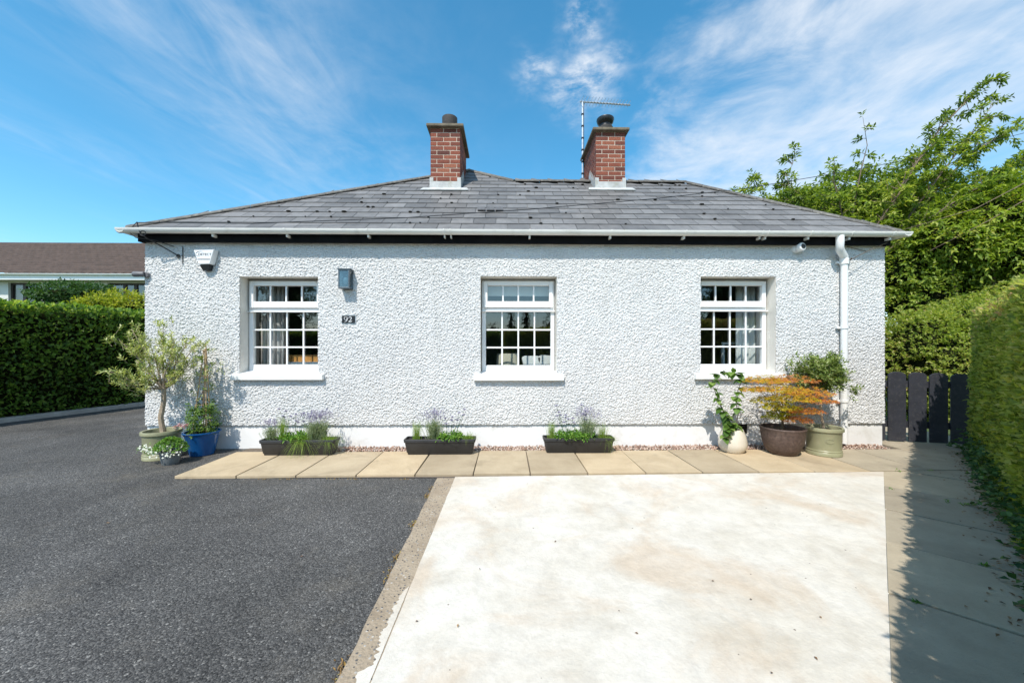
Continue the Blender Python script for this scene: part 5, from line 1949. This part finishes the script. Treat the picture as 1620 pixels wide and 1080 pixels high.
# ------------------------------------------------------------------ hedges
def hedge(name, A, B, width, height, dens, lsz, lmat, label, face=1.0, lump=0.07, batter=0.05, top_round=0.16, brown=0.0, ridge=None, leaf_w=0.55, top_shift=0.0, shade=None):
    """clipped hedge whose front face runs from A to B; its body lies to the left of that line when face is 1"""
    A, B = Vector((A[0], A[1], 0)), Vector((B[0], B[1], 0))
    d = (B - A)
    L = d.length
    d.normalize()
    n = Vector((d.y, -d.x, 0)) * face            # outward normal of the front face
    root = empty(name, A.lerp(B, 0.5), label, 'hedge')
    per = height * 2 + width

    def surf(s, u):
        """u runs up the front, across the top, down the back"""
        s, u = np.asarray(s), np.asarray(u)
        x = np.where(u < height, 0.0, np.where(u < height + width, u - height, width))
        z = np.where(u < height, u, np.where(u < height + width, height, per - u))
        out = np.where(u < height, 1.0, np.where(u < height + width, 0.0, -1.0))
        upv = np.where((u >= height) & (u < height + width), 1.0, 0.0)
        # rounded shoulders and battered sides
        dzt = height - z
        x = x + np.where(out > 0, 1, -1) * np.where(out != 0, 0.5 * batter * z / height + top_round * np.exp(-dzt / 0.14) * 0.45, 0)
        ed = np.minimum(x, width - x)
        z = z - np.where(upv > 0, top_round * np.exp(-np.clip(ed, 0, None) / 0.14) * 0.6, 0)
        x = x + top_shift * z / height
        return x, z, out, upv

    def pos(s, x, z):
        return np.stack([A.x + d.x * s - n.x * x, A.y + d.y * s - n.y * x, z], 1)

    # solid dark core added so the hedge is not see-through, no separate twigs
    ns, nu = max(8, int(L / 0.25)), 26
    S, Uu = np.meshgrid(np.linspace(0.05, L - 0.05, ns), np.linspace(0.0, per, nu))
    x, z, out, upv = surf(S.ravel(), Uu.ravel())
    P = pos(S.ravel(), width / 2 + (x - width / 2) * 0.80, np.maximum(z - 0.10, 0.02))
    lumps = fbm(P, 1.3) * lump
    P[:, 0] += n.x * lumps
    P[:, 1] += n.y * lumps
    idx = np.arange(ns * nu).reshape(nu, ns)
    F = np.stack([idx[:-1, :-1], idx[:-1, 1:], idx[1:, 1:], idx[1:, :-1]], -1).reshape(-1, 4)
    V = P
    core = arrays_mesh('twigs', V, F)
    link('twigs', core, M['hedgecore'], root)
    # ends
    for s_ in (0, ns - 1):
        MB().poly([tuple(V[idx[j, s_]]) for j in range(nu)]).build('core_end', M['hedgecore'], root)
    nl = int(L * per * dens)
    s = rng.uniform(-0.02, L + 0.02, nl)
    u = rng.uniform(0.02, per * 0.80, nl)
    x, z, out, upv = surf(s, u)
    ne = int(width * height * dens * 1.0)
    P = pos(s, x, z)
    Nv = np.stack([n.x * out, n.y * out, upv + 0.0 * out], 1)
    for es, sg in ((0.0, -1), (L, 1)):
        xe = rng.uniform(0, width, ne)
        ze = rng.uniform(0.02, height - 0.04, ne)
        rr_ = np.minimum(xe, width - xe)
        Pe = pos(np.full(ne, es) - sg * top_round * np.exp(-(height - ze) / 0.14) * 0.45 - sg * 0.08 * np.exp(-rr_ / 0.08), xe, ze)
        P = np.concatenate([P, Pe])
        Nv = np.concatenate([Nv, np.tile(np.array([d.x * sg, d.y * sg, 0.0]), (ne, 1))])
    lm = fbm(P, 1.3) * lump + fbm(P, 4.5, 3.1) * lump * 0.55
    depth = rng.exponential(0.045, len(P))
    P = P + Nv * (lm - depth)[:, None]
    P[:, 2] = np.maximum(P[:, 2], 0.01)
    upt = np.array([0, 0, 1.0])
    D = unit(Nv * 0.7 + upt * 0.45 + rng.normal(0, 0.8, P.shape))
    Nr = unit(Nv * 0.6 + upt * 0.5 + rng.normal(0, 0.75, P.shape))
    rn = rng.random(len(P)) * 0.8 + 0.12 * Nv[:, 2] + 0.25 * fbm(P, 0.9, 8.0)  # leaves facing up get a lighter tone, sunlight put into the colour
    if brown:
        rn += brown * np.clip(fbm(P, 1.7, 5.0) * 2.2, 0, 1) * np.clip((P[:, 2] - height * 0.72) / 0.3, 0, 1)
    leaves('foliage', P, D, Nr, rng.uniform(0.7, 1.25, len(P)) * lsz, rng.uniform(0.85, 1.2, len(P)) * lsz * leaf_w, M[lmat], root, np.clip(rn + 0.22 * Nv[:, 2], 0, 1))  # further painted lightening of the sunlit hedge top
    ns_ = int(L * 16)
    s = rng.uniform(0.1, L - 0.1, ns_)
    u = rng.uniform(height * 0.15, height + width * 0.9, ns_)
    x, z, out, upv = surf(s, u)
    P = pos(s, x, z)
    Nv = np.stack([n.x * out, n.y * out, upv], 1)
    P = P + Nv * (fbm(P, 1.3) * lump)[:, None]
    D = unit(Nv + np.array([0, 0, 0.5]) + rng.normal(0, 0.4, P.shape))
    Q, A_2, N_2, I_ = sprigs(P - D * 0.02, D, rng.uniform(0.04, 0.09, ns_), 7, 0.8, 0.1)
    leaves('stray_shoots', Q, A_2, N_2, rng.uniform(0.7, 1.1, len(Q)) * lsz, lsz * leaf_w, M[lmat], root, np.clip(rng.random(len(Q)) * 0.4 + 0.5, 0, 0.92))
    return root


# left boundary hedge: its lit top, dark face towards the drive
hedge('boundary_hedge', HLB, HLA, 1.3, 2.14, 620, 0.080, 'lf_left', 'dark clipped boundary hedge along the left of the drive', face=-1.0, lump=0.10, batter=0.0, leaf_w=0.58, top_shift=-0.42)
# right hedge beside the slanting path
pA, pB = U * (-0.65) + Nn * 0.50, U * 7.75 + Nn * 0.87
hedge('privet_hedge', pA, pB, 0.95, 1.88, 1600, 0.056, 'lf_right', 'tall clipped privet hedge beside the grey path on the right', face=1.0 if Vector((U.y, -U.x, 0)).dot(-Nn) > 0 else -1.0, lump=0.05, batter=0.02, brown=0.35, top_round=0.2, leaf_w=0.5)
# rounded hedge behind the gate
HBUSH = True

# ivy, leaf litter and seedlings along the foot of the right hedge
n_ = 800
s_ = rng.uniform(0.2, 7.2, n_)
dd = 0.58 + 0.035 * s_ - np.abs(rng.normal(0, 0.055, n_)) * (0.6 + 0.6 * (np.sin(s_ * 2.7) > -0.2))
zz_ = rng.uniform(0.02, 0.30, n_) * np.clip((dd - 0.45) / 0.3, 0.05, 1)
P = np.stack([U.x * s_ + Nn.x * dd, U.y * s_ + Nn.y * dd, 0.02 + zz_], 1)
iv = empty('ivy_plant', (U * 3.5 + Nn * 0.8), 'low green ivy creeping from the foot of the right hedge onto the path', 'ivy')
Q, A, N_, I = sprigs(P, np.tile(np.array(-Nn), (n_, 1)) + rng.normal(0, 0.6, (n_, 3)) + np.array([0, 0, 0.5]), 0.06, 3, 0.9, 0.3)
Q[:, 2] = np.maximum(Q[:, 2], 0.03)
A[:, 2] = np.maximum(A[:, 2], -0.1)
leaves('foliage', Q, A, N_, rng.uniform(0.03, 0.05, len(Q)), rng.uniform(0.025, 0.042, len(Q)), M['lf_ivy'], iv)
n_ = 420
s_ = rng.uniform(2.6, 7.3, n_)
dd = 0.52 + 0.035 * s_ - np.abs(rng.normal(0, 0.09, n_))
P = np.stack([U.x * s_ + Nn.x * dd, U.y * s_ + Nn.y * dd, rng.uniform(0.030, 0.042, n_)], 1)
lt_ = leaves('leaf_litter', P, np.stack([rng.normal(size=n_), rng.normal(size=n_), rng.normal(0, 0.15, n_)], 1), np.tile(np.array([0, 0, 1.0]), (n_, 1)), rng.uniform(0.015, 0.035, n_), 0.014, M['litter'])
tag(lt_, 'dry brown leaf litter between path and right hedge', 'leaf litter', kind='stuff')
# weeds in joints and rusty moss at the kerb
wd = []
for (px0, py0) in ((1410, 778), (1500, 797), (1470, 747), (1420, 747), (1530, 803), (1522, 801), (1560, 900), (1450, 960)):
    wd += [gnd(px0 + random.gauss(0, 3), py0 + random.gauss(0, 1)) for _ in range(5)]
P = np.array(wd)
P[:, 2] = 0.022
ws = leaves('weeds', np.repeat(P, 5, 0), unit(np.stack([rng.normal(size=len(P) * 5), rng.normal(size=len(P) * 5), np.abs(rng.normal(0.5, 0.3, len(P) * 5))], 1)), np.tile(np.array([0, 0, 1.0]), (len(P) * 5, 1)), rng.uniform(0.015, 0.03, len(P) * 5), 0.008, M['lf_herb'])
tag(ws, 'tiny green weeds in the joints of the grey path', 'weeds', kind='stuff')
P = []
for f, nn_ in ((0.10, 30), (0.16, 55), (0.35, 60), (0.50, 45), (0.57, 35), (0.80, 40), (0.95, 40)):
    for _ in range(nn_):
        y_ = KO_T.y + (1.0 - KO_T.y) * (f + random.gauss(0, 0.012))
        P.append((ko(y_).x - abs(random.gauss(0, 0.022)) + 0.006, y_, 0.004))
for px0 in (418, 460, 530, 562, 640):
    for _ in range(16):
        p = gnd(px0 + random.gauss(0, 7), 758.5)
        P.append((p.x, p.y - 0.01, 0.006))
P = np.array(P)
m_ = leaves('kerb_moss', P, np.stack([rng.normal(size=len(P)), rng.normal(size=len(P)), rng.uniform(0.3, 1.3, len(P))], 1), np.tile(np.array([0, 0, 1.0]), (len(P), 1)), rng.uniform(0.010, 0.024, len(P)), 0.007, M['clear_weed'])
tag(m_, 'rusty dry moss and weeds along the kerb edge of the drive', 'moss', kind='stuff')
# a few fallen leaves and crumbs on the white slab and the drive
P = []
for (px0, py0) in ((167, 828), (1288, 1046), (1222, 1072), (657, 990), (1010, 1010), (880, 860), (1130, 925), (1190, 955), (760, 905), (724, 1000), (1300, 985), (60, 692), (480, 880)):
    p = gnd(px0, py0)
    P.append((p.x, p.y, 0.024 if px0 > 600 else 0.006))
P = np.array(P)
fl = leaves('fallen_leaves', P, np.stack([rng.normal(size=len(P)), rng.normal(size=len(P)) * 0.4, 0.1 + 0 * P[:, 0]], 1), np.tile(np.array([0, 0, 1.0]), (len(P), 1)), rng.uniform(0.012, 0.032, len(P)), 0.010, M['litter'])
tag(fl, 'a few dry fallen leaves on the drive and white slab', 'leaves', kind='stuff')

# ------------------------------------------------------------------ bushes and trees
def bush(root, blobs, nshoot, lsz, lw, lmat, k=6, slen=0.16, droop=0.25, core=0.62, lump=0.22, rbias=0.0, minz=0.1, name='crown'):
    O, D = [], []
    tot = sum((b[3] * b[5] + b[3] * b[4] + b[4] * b[5]) for b in blobs)
    for (cx, cy, cz, rx, ry, rz) in blobs:
        m = int(nshoot * (rx * rz + rx * ry + ry * rz) / tot)
        v = unit(rng.normal(size=(m, 3)))
        r_ = 1 - np.abs(rng.normal(0, 0.16, m))
        nz_ = fbm(v * 2.2 + np.array([cx, cy, cz]), 1.0)
        r_ = r_ * (1 + lump * nz_ * 1.8)
        O.append(np.array([cx, cy, cz]) + v * r_[:, None] * np.array([rx, ry, rz]))
        D.append(v + np.array([0, 0, 0.35]) + rng.normal(0, 0.45, (m, 3)))
    O, D = np.concatenate(O), unit(np.concatenate(D))
    ok = O[:, 2] > minz
    O, D = O[ok], D[ok]
    P, A, N_, I = sprigs(O, D, slen * rng.uniform(0.7, 1.3, len(O)), k, 0.8, droop)
    cl = fbm(O, 0.8, 2.0)[I]
    rn = np.clip(rng.random(len(P)) * 0.75 + 0.12 + 0.3 * cl + rbias, 0, 1)
    leaves(name, P, A, N_, rng.uniform(0.7, 1.2, len(P)) * lsz, rng.uniform(0.8, 1.2, len(P)) * lw, M[lmat], root, rn)
    if core:
        mb = MB()
        for (cx, cy, cz, rx, ry, rz) in blobs:
            mb.ball((cx, cy, cz), rx * core, ry * core, rz * core, 14, 9)
        mb.build('dark_core', M['hedgecore'], root, kind='stuff')  # solid dark balls added to close the crown, not modelled twigs


def blob(px, py, Y, wpx, hpx, ry):
    p = at(px, py, Y)
    return (p.x, p.y, p.z, wpx * Y / FPX, ry, hpx * Y / FPX)


def stems(root, base, tops, r0=0.06, mat='bark'):
    mb = MB()
    for t_ in tops:
        b = Vector(base) + Vector((random.uniform(-.1, .1), random.uniform(-.1, .1), 0))
        pts = curve(b, t_, 0.1, 6, jit=0.06)
        mb.tube(pts, [r0 * (1 - 0.13 * i) for i in range(len(pts))], 7)
    mb.build('trunk', M[mat], root, smooth=True)


# arching cherry on the right: long limbs reach up to the right, leaves hang in tufts
base = Vector((7.6, 9.0, 0))
ct = empty('cherry_tree', base, 'spreading cherry tree with arching leafy branches above the right hedge', 'tree')
limbs = [
    ([(1330, 470, 9.0), (1360, 420, 9.0), (1390, 350, 8.9), (1440, 270, 8.8), (1490, 200, 8.7), (1535, 155, 8.6), (1565, 128, 8.6)], 0.09, 0.008),
    ([(1345, 460, 9.0), (1420, 380, 9.1), (1480, 300, 9.1), (1540, 240, 9.0), (1600, 205, 8.9), (1680, 160, 8.8)], 0.08, 0.01),
    ([(1345, 460, 9.0), (1440, 340, 8.7), (1500, 260, 8.4), (1555, 190, 8.3), (1572, 160, 8.3)], 0.05, 0.006),
    ([(1330, 470, 9.0), (1335, 400, 8.8), (1350, 330, 8.7), (1362, 270, 8.6), (1372, 230, 8.6), (1365, 185, 8.6)], 0.05, 0.005),
    ([(1330, 470, 9.0), (1310, 400, 8.6), (1280, 340, 8.4), (1262, 300, 8.3)], 0.05, 0.006),
    ([(1330, 470, 9.0), (1290, 400, 9.3), (1235, 350, 9.4), (1205, 310, 9.4), (1190, 275, 9.4)], 0.045, 0.005),
    ([(1330, 470, 9.0), (1270, 390, 8.9), (1225, 345, 8.9), (1190, 320, 8.9), (1168, 305, 8.9)], 0.035, 0.004),
    ([(1330, 470, 9.0), (1300, 380, 8.7), (1255, 320, 8.6), (1245, 280, 8.6), (1258, 250, 8.6)], 0.03, 0.004),
    ([(1345, 460, 9.0), (1450, 350, 9.6), (1540, 290, 9.8), (1620, 250, 9.9), (1700, 230, 10)], 0.07, 0.01),
    ([(1330, 470, 9.0), (1370, 380, 8.2), (1420, 310, 7.9), (1455, 250, 7.8), (1480, 225, 7.8)], 0.05, 0.006),
    ([(1330, 470, 9.0), (1340, 380, 8.2), (1330, 330, 8.0), (1320, 290, 8.0), (1318, 270, 8.0)], 0.04, 0.006),
    ([(1330, 470, 9.0), (1400, 400, 8.1), (1470, 345, 7.7), (1540, 300, 7.5), (1600, 280, 7.4)], 0.05, 0.008),
]
tr = MB()
tr.tube([base, base + Vector((0.1, 0, 1.0)), at(1330, 480, 9.0), at(1340, 440, 9.0)], [0.17, 0.14, 0.11, 0.08], 10)
O, D, TA, TB = [], [], [], []
for li, (lp, r0, r1) in enumerate(limbs):
    pts = [at(*q) for q in lp]
    n_ = len(pts)
    tr.tube(pts, [0.5 * (r0 + (r1 - r0) * i / (n_ - 1)) for i in range(n_)], 7)
    for i in range(1 if li not in (3, 5) else 1, n_ - 1):
        a_, b_ = pts[i], pts[i + 1]
        seg = (b_ - a_)
        cnt = int(seg.length * (24 if li != 3 else 9))
        for _ in range(cnt):
            f = random.random()
            p0 = a_.lerp(b_, f)
            far = (i + f) / (n_ - 1)
            if far > 0.62 and random.random() < 0.45:
                continue
            ln = random.uniform(0.15, 0.62) * (1.25 - 0.75 * far) * (0.35 if li in (3, 5) else 1)
            dv = (seg.normalized() * 0.7 + Vector((random.gauss(0, 0.6), random.gauss(0, 0.7), random.gauss(0.10, 0.45)))).normalized()
            p1 = p0 + dv * ln
            TA.append(p0)
            TB.append(p1)
            for _k in range(4):
                g_f = random.uniform(0.40, 1.0)
                O.append(p0.lerp(p1, g_f))
                D.append(dv + Vector((random.gauss(0, .4), random.gauss(0, .4), random.gauss(-0.15, .3))))
    O.append(pts[-1])
    D.append((pts[-1] - pts[-2]).normalized())
tr.build('trunk', M['bark'], ct, smooth=True)
tubes_arrays('twigs', np.array(TA), np.array(TB), 0.008, 0.003, M['bark'], ct, 'stuff')
O, D = np.array(O), unit(np.array(D))
P, A, N_, I = sprigs(O, D, 0.15, 6, 0.75, 0.45)
cl = fbm(O, 0.8, 2.0)[I]
leaves('crown', P, A, N_, rng.uniform(0.075, 0.13, len(P)), rng.uniform(0.032, 0.05, len(P)), M['lf_cherry'], ct, np.clip(rng.random(len(P)) * 0.8 + 0.1 + 0.3 * cl, 0, 1), 0.2, 0.2)

# denser shrubs that fill the garden behind the gate
t = empty('laurel_bush', (7.4, 9.6, 0), 'dense dark green laurel bush rising behind the right corner of the roof', 'bush')
bush(t, [blob(1290, 350, 9.6, 70, 52, 0.9), blob(1360, 330, 9.8, 80, 60, 0.9), blob(1340, 420, 9.4, 110, 70, 1.0), blob(1440, 330, 10, 70, 55, 0.9), blob(1250, 335, 9.7, 34, 32, 0.5)], 4200, 0.12, 0.05, 'lf_cherry', k=6, slen=0.20, core=0.6, droop=0.4)
stems(t, (7.4, 9.6, 0), [at(1290, 350, 9.6), at(1360, 330, 9.8), at(1440, 340, 10)])
t = empty('beech_bush', (8.9, 8.3, 0), 'dark leafy bush in shade directly behind the rounded hedge', 'bush')
bush(t, [blob(1430, 430, 8.2, 70, 60, 0.7), blob(1500, 420, 8.3, 80, 60, 0.8), blob(1470, 480, 8.1, 110, 60, 0.7), blob(1590, 430, 8.3, 70, 60, 0.8)], 4200, 0.085, 0.042, 'lf_cherry', k=6, slen=0.18, core=0.62, rbias=-0.05)
stems(t, (8.9, 8.3, 0), [at(1430, 430, 8.2), at(1500, 420, 8.3), at(1590, 430, 8.3)])
t = empty('golden_bush', (10.2, 7.7, 0), 'yellow-green arching bush at the far right above the hedges', 'bush')
bush(t, [blob(1560, 350, 7.7, 75, 48, 0.7), blob(1640, 330, 7.6, 70, 60, 0.8), blob(1500, 380, 7.7, 60, 34, 0.6), blob(1620, 400, 7.5, 80, 40, 0.7)], 2600, 0.115, 0.045, 'lf_bright', k=6, slen=0.24, core=0.66, droop=0.5)
stems(t, (10.2, 7.7, 0), [at(1560, 340, 7.5), at(1640, 320, 7.4), at(1500, 385, 7.5)])
mb = MB()
for (a_, b_, c_) in (((1620, 290, 7.0), (1560, 330, 7.0), (1440, 360, 6.95)), ((1650, 300, 6.95), (1580, 350, 6.9), (1500, 390, 6.9))):
    mb.tube([at(*a_), at(*b_) + Vector((0, 0.15, 0.06)), at(*c_) + Vector((0, 0.3, 0))], [0.010, 0.007, 0.003], 6)
mb.build('branch', M['bark'], t, smooth=True)
t = empty('backdrop_tree', (14.5, 13.5, 0), 'broad green tree standing behind the cherry at the far right', 'tree')
bush(t, [blob(1600, 330, 13.5, 70, 60, 1.6), blob(1520, 370, 13.5, 80, 60, 1.5), blob(1420, 400, 13.5, 90, 60, 1.5), blob(1660, 380, 13.5, 90, 90, 1.6)], 2600, 0.15, 0.07, 'lf_dark', k=6, slen=0.3, core=0.75)
stems(t, (14.5, 13.5, 0), [at(1600, 330, 13.5), at(1520, 370, 13.5)], 0.14)

t = empty('rounded_hedge', (8.0, 6.9, 0), 'round-topped hedge with sun-browned crown behind the black gate', 'hedge')
bush(t, [blob(1462, 585, 6.7, 60, 96, 0.8), blob(1520, 570, 6.7, 70, 100, 0.8), blob(1600, 555, 6.6, 80, 105, 0.8), blob(1700, 540, 6.6, 80, 110, 0.8)], 15000, 0.055, 0.030, 'lf_right', k=6, slen=0.08, core=0.84, droop=0.1, lump=0.06, rbias=0.10)
stems(t, (8.0, 6.9, 0), [at(1462, 560, 6.8), at(1540, 560, 6.8)], 0.04)

# left: garden of the neighbouring bungalow
MB().add([(-30, 9.8, -0.02), (-8.0, 10.6, -0.02), (-7.4, 13.2, 1.3), (-30, 12.6, 1.3), (-30, 40, 1.3), (-5.5, 40, 1.3)], [(0, 1, 2, 3), (3, 2, 5, 4)]).build('garden_bank', M['lawn'], kind='structure')
p = at(110, 462, 11.6)
t = empty('evergreen_bush', (p.x, 11.6, 0.5), 'dark green rounded bush in front of the brown-roofed bungalow', 'bush')
bush(t, [blob(116, 467, 11.6, 40, 18, 0.8), blob(148, 470, 11.6, 24, 16, 0.6), blob(92, 473, 11.6, 18, 14, 0.6), (p.x + .1, 11.6, 2.1, 0.8, .6, 0.8)], 1500, 0.10, 0.042, 'lf_dark', k=6, slen=0.16, rbias=0.15)
stems(t, (p.x, 11.6, 0.4), [at(110, 466, 11.6), at(140, 470, 11.6)])
p = at(185, 476, 10.6)
t = empty('golden_shrub', (p.x, 10.6, 0.2), 'bright golden-yellow shrub above the left hedge next to the cottage', 'bush')
bush(t, [blob(188, 484, 10.6, 34, 18, 0.7), blob(222, 485, 10.6, 30, 14, 0.6), blob(165, 488, 10.6, 30, 12, 0.6), (p.x, 10.6, 1.5, 0.6, .6, 0.8)], 1500, 0.085, 0.04, 'lf_gold', k=6, slen=0.15, rbias=0.05)
stems(t, (p.x, 10.6, 0.2), [at(180, 478, 10.6), at(220, 476, 10.6)])

# ------------------------------------------------------------------ neighbouring bungalow
NY = 15.0
zg = at(100, 433, NY - 0.4).z
zr = at(100, 386.5, NY + 3.6).z
nbx0, nbx1 = -26.0, at(262, 430, NY).x
nb_ = empty('bungalow', ((nbx0 + nbx1) / 2, NY, 1.2), 'neighbouring bungalow with brown tiled roof behind the left hedge', 'house')
w1 = (at(13, 460, NY).x, at(64, 460, NY).x)
w2 = (at(170, 460, NY).x, at(236, 460, NY).x)
zw1, zw0 = at(20, 447, NY).z, at(20, 447, NY).z - 1.15
mb = MB()
xs_ = [nbx0, w1[0], w1[1], w2[0], w2[1], nbx1]
for i in (0, 2, 4):
    mb.box(xs_[i], xs_[i + 1], NY, NY + 0.25, 1.2, zg - 0.12)
for (a_, b_) in (w1, w2):
    mb.box(a_, b_, NY, NY + 0.25, 1.2, zw0)
    mb.box(a_, b_, NY, NY + 0.25, zw1, zg - 0.12)
mb.box(nbx0, nbx0 + 0.25, NY + 0.25, NY + 7.2, 1.2, zg - 0.1)
mb.box(nbx1 - 0.25, nbx1, NY + 0.25, NY + 7.2, 1.2, zg - 0.1)
mb.box(nbx0 + 0.25, nbx1 - 0.25, NY + 6.95, NY + 7.2, 1.2, zg - 0.1)
mb.build('wall', M['farwall'], nb_)
MB().box(nbx0 - 0.2, nbx1 + 0.2, NY - 0.34, NY - 0.002, zg - 0.20, zg - 0.17).build('soffit', M['buffwall'], nb_)
MB().box(nbx0 - 0.2, nbx1 + 0.2, NY - 0.37, NY - 0.341, zg - 0.22, zg - 0.03).build('fascia', M['whiteplastic'], nb_)
mb = MB()
ring = lambda x: [(x, NY - 0.43 + 0.06 * math.cos(math.pi + math.pi * k_ / 8), zg + 0.0 + 0.06 * math.sin(math.pi + math.pi * k_ / 8)) for k_ in range(9)]
mb.loft([ring(nbx0 - 0.2), ring(nbx1 + 0.2)])
mb.build('gutter', M['whiteplastic'], nb_)
# interlocking tiles: stepped courses with rolls
nc = 15
y0, y1, z0, z1 = NY - 0.42, NY + 3.6, zg + 0.0, zr
xs_ = np.arange(nbx0 - 0.3, nbx1 + 0.3, 0.05)
V, F = [], []
wave = 0.035 * np.abs(np.sin((xs_ - nbx0) * math.pi / 0.30)) ** 0.7
off = 0
nxs = len(xs_)
for c_ in range(nc):
    f0, f1 = c_ / nc, (c_ + 1.12) / nc
    for f, lift in ((f0, 0.0), (f0, 0.085), (f1, 0.012)):
        V.append(np.stack([xs_, np.full(nxs, y0 + (y1 - y0) * min(f, 1.0)), z0 + (z1 - z0) * min(f, 1.0) + lift + wave], 1))
    for r_ in range(2):
        a_ = off + r_ * nxs + np.arange(nxs - 1)
        F.append(np.stack([a_, a_ + 1, a_ + 1 + nxs, a_ + nxs], 1))
    off += 3 * nxs
V, F = np.concatenate(V), np.concatenate(F)
link('roof', arrays_mesh('roof', V, F), M['browntile'], nb_)
MB().add([(nbx0 - .3, y1, z1 - 0.02), (nbx1 + .3, y1, z1 - 0.02), (nbx1 + .3, y1 + 4, z0), (nbx0 - .3, y1 + 4, z0)], [(0, 1, 2, 3)]).build('rear_roof', M['browntile'], nb_)
MB().add([(nbx1 - 0.1, NY, z0 - 0.1), (nbx1 - 0.1, y1, z1 - 0.05), (nbx1 - 0.1, y1 + 3.6, z0 - 0.1)], [(0, 1, 2)]).build('gable', M['farwall'], nb_)
xr_ = nbx0 - 0.3
while xr_ < nbx1 + 0.2:
    if True:
        MB().loft([[(x_, y1 + 0.13 * math.cos(math.pi * k_ / 6), z1 - 0.03 + 0.11 * math.sin(math.pi * k_ / 6)) for k_ in range(7)] for x_ in (xr_, xr_ + 0.44)]).build('ridge_tile', M['browntile'], nb_)
    xr_ += 0.45
for (a_, b_), splits in ((w1, (0.42,)), (w2, (0.36, 0.62))):
    wn = empty('window', ((a_ + b_) / 2, NY, zw0))
    wn.parent = nb_
    wn.location = Vector(wn.location) - nb_.location
    mb = MB()
    t_ = 0.07
    yb0, yb1 = NY + 0.08, NY + 0.15
    mb.box(a_, a_ + t_, yb0, yb1, zw0, zw1)
    mb.box(b_ - t_, b_, yb0, yb1, zw0, zw1)
    mb.box(a_ + t_, b_ - t_, yb0, yb1, zw1 - t_, zw1)
    mb.box(a_ + t_, b_ - t_, yb0, yb1, zw0, zw0 + t_)
    cuts = [a_] + [a_ + (b_ - a_) * f for f in splits] + [b_]
    for x_ in cuts[1:-1]:
        mb.box(x_ - 0.06, x_ + 0.06, yb0 + 0.002, yb1 - 0.002, zw0 + t_, zw1 - t_)
    mb.build('frame', M['brownframe'], wn)
    for xa, xb_ in zip(cuts[:-1], cuts[1:]):
        MB().quad((xa + 0.05, NY + 0.12, zw0 + 0.05), (xb_ - 0.05, NY + 0.12, zw0 + 0.05), (xb_ - 0.05, NY + 0.12, zw1 - 0.05), (xa + 0.05, NY + 0.12, zw1 - 0.05)).build('pane', M['glass'], wn, fix=False)
    MB().box(a_ - 0.02, b_ + 0.02, NY + 0.26, NY + 0.27, zw0 - 0.05, zw1 + 0.05).build('net_curtain', M['room'], wn)

# ------------------------------------------------------------------ across the lane, behind the camera (seen in the window glass)
hedge('lane_hedge', (-10.5, -4.6), (7.5, -4.6), 1.0, 2.0, 230, 0.10, 'lf_left', 'clipped hedge across the lane mirrored in the middle window', face=-1.0, lump=0.08, leaf_w=0.6)
for i, (x, y, h, w, kind) in enumerate(((-1.7, -13, 3.9, 0.5, 0), (-0.7, -15, 2.9, 0.7, 0), (0.35, -13.5, 3.7, 0.42, 1), (1.3, -14, 4.2, 0.5, 1), (3.1, -12.5, 3.7, 1.0, 0), (13.0, -11, 8.5, 3.4, 0), (-14.2, -13, 8.0, 2.6, 0))):
    lab = ['small broadleaf tree second from the left in the window reflections', 'lowest tree mirrored in the middle window', 'left one of two slim conifers mirrored in the middle window', 'right one of two slim conifers mirrored in the middle window', 'dark tree right of the conifers mirrored in the middle window', 'tall dark tree mirrored in the right window', 'tall tree mirrored in the top of the left window'][i]
    t = empty('conifer' if kind else 'broadleaf_tree', (x, y, 0), lab, 'tree', 'trees across the lane')
    mb = MB().tube([(x, y, 0), (x + 0.1, y, h * 0.4), (x, y, h * 0.95)], [0.16, 0.12, 0.02], 8)
    mb.build('trunk', M['bark'], t)
    if kind:
        bl = [(x, y, h * (0.22 + 0.13 * j), w * (1 - 0.13 * j), w * (1 - 0.13 * j), h * 0.10) for j in range(6)]
    else:
        bl = [(x + w * random.uniform(-0.4, 0.4), y + random.uniform(-0.4, 0.4), h * (0.35 + 0.16 * j), w * (0.75 - 0.08 * j), w * 0.6, h * 0.19) for j in range(4)]
    big = h > 5
    bush(t, bl, 700 if big else 420, 0.22 if big else 0.10, 0.12 if big else 0.05, 'lf_dark', k=5, slen=0.35 if big else 0.14, core=0.6)
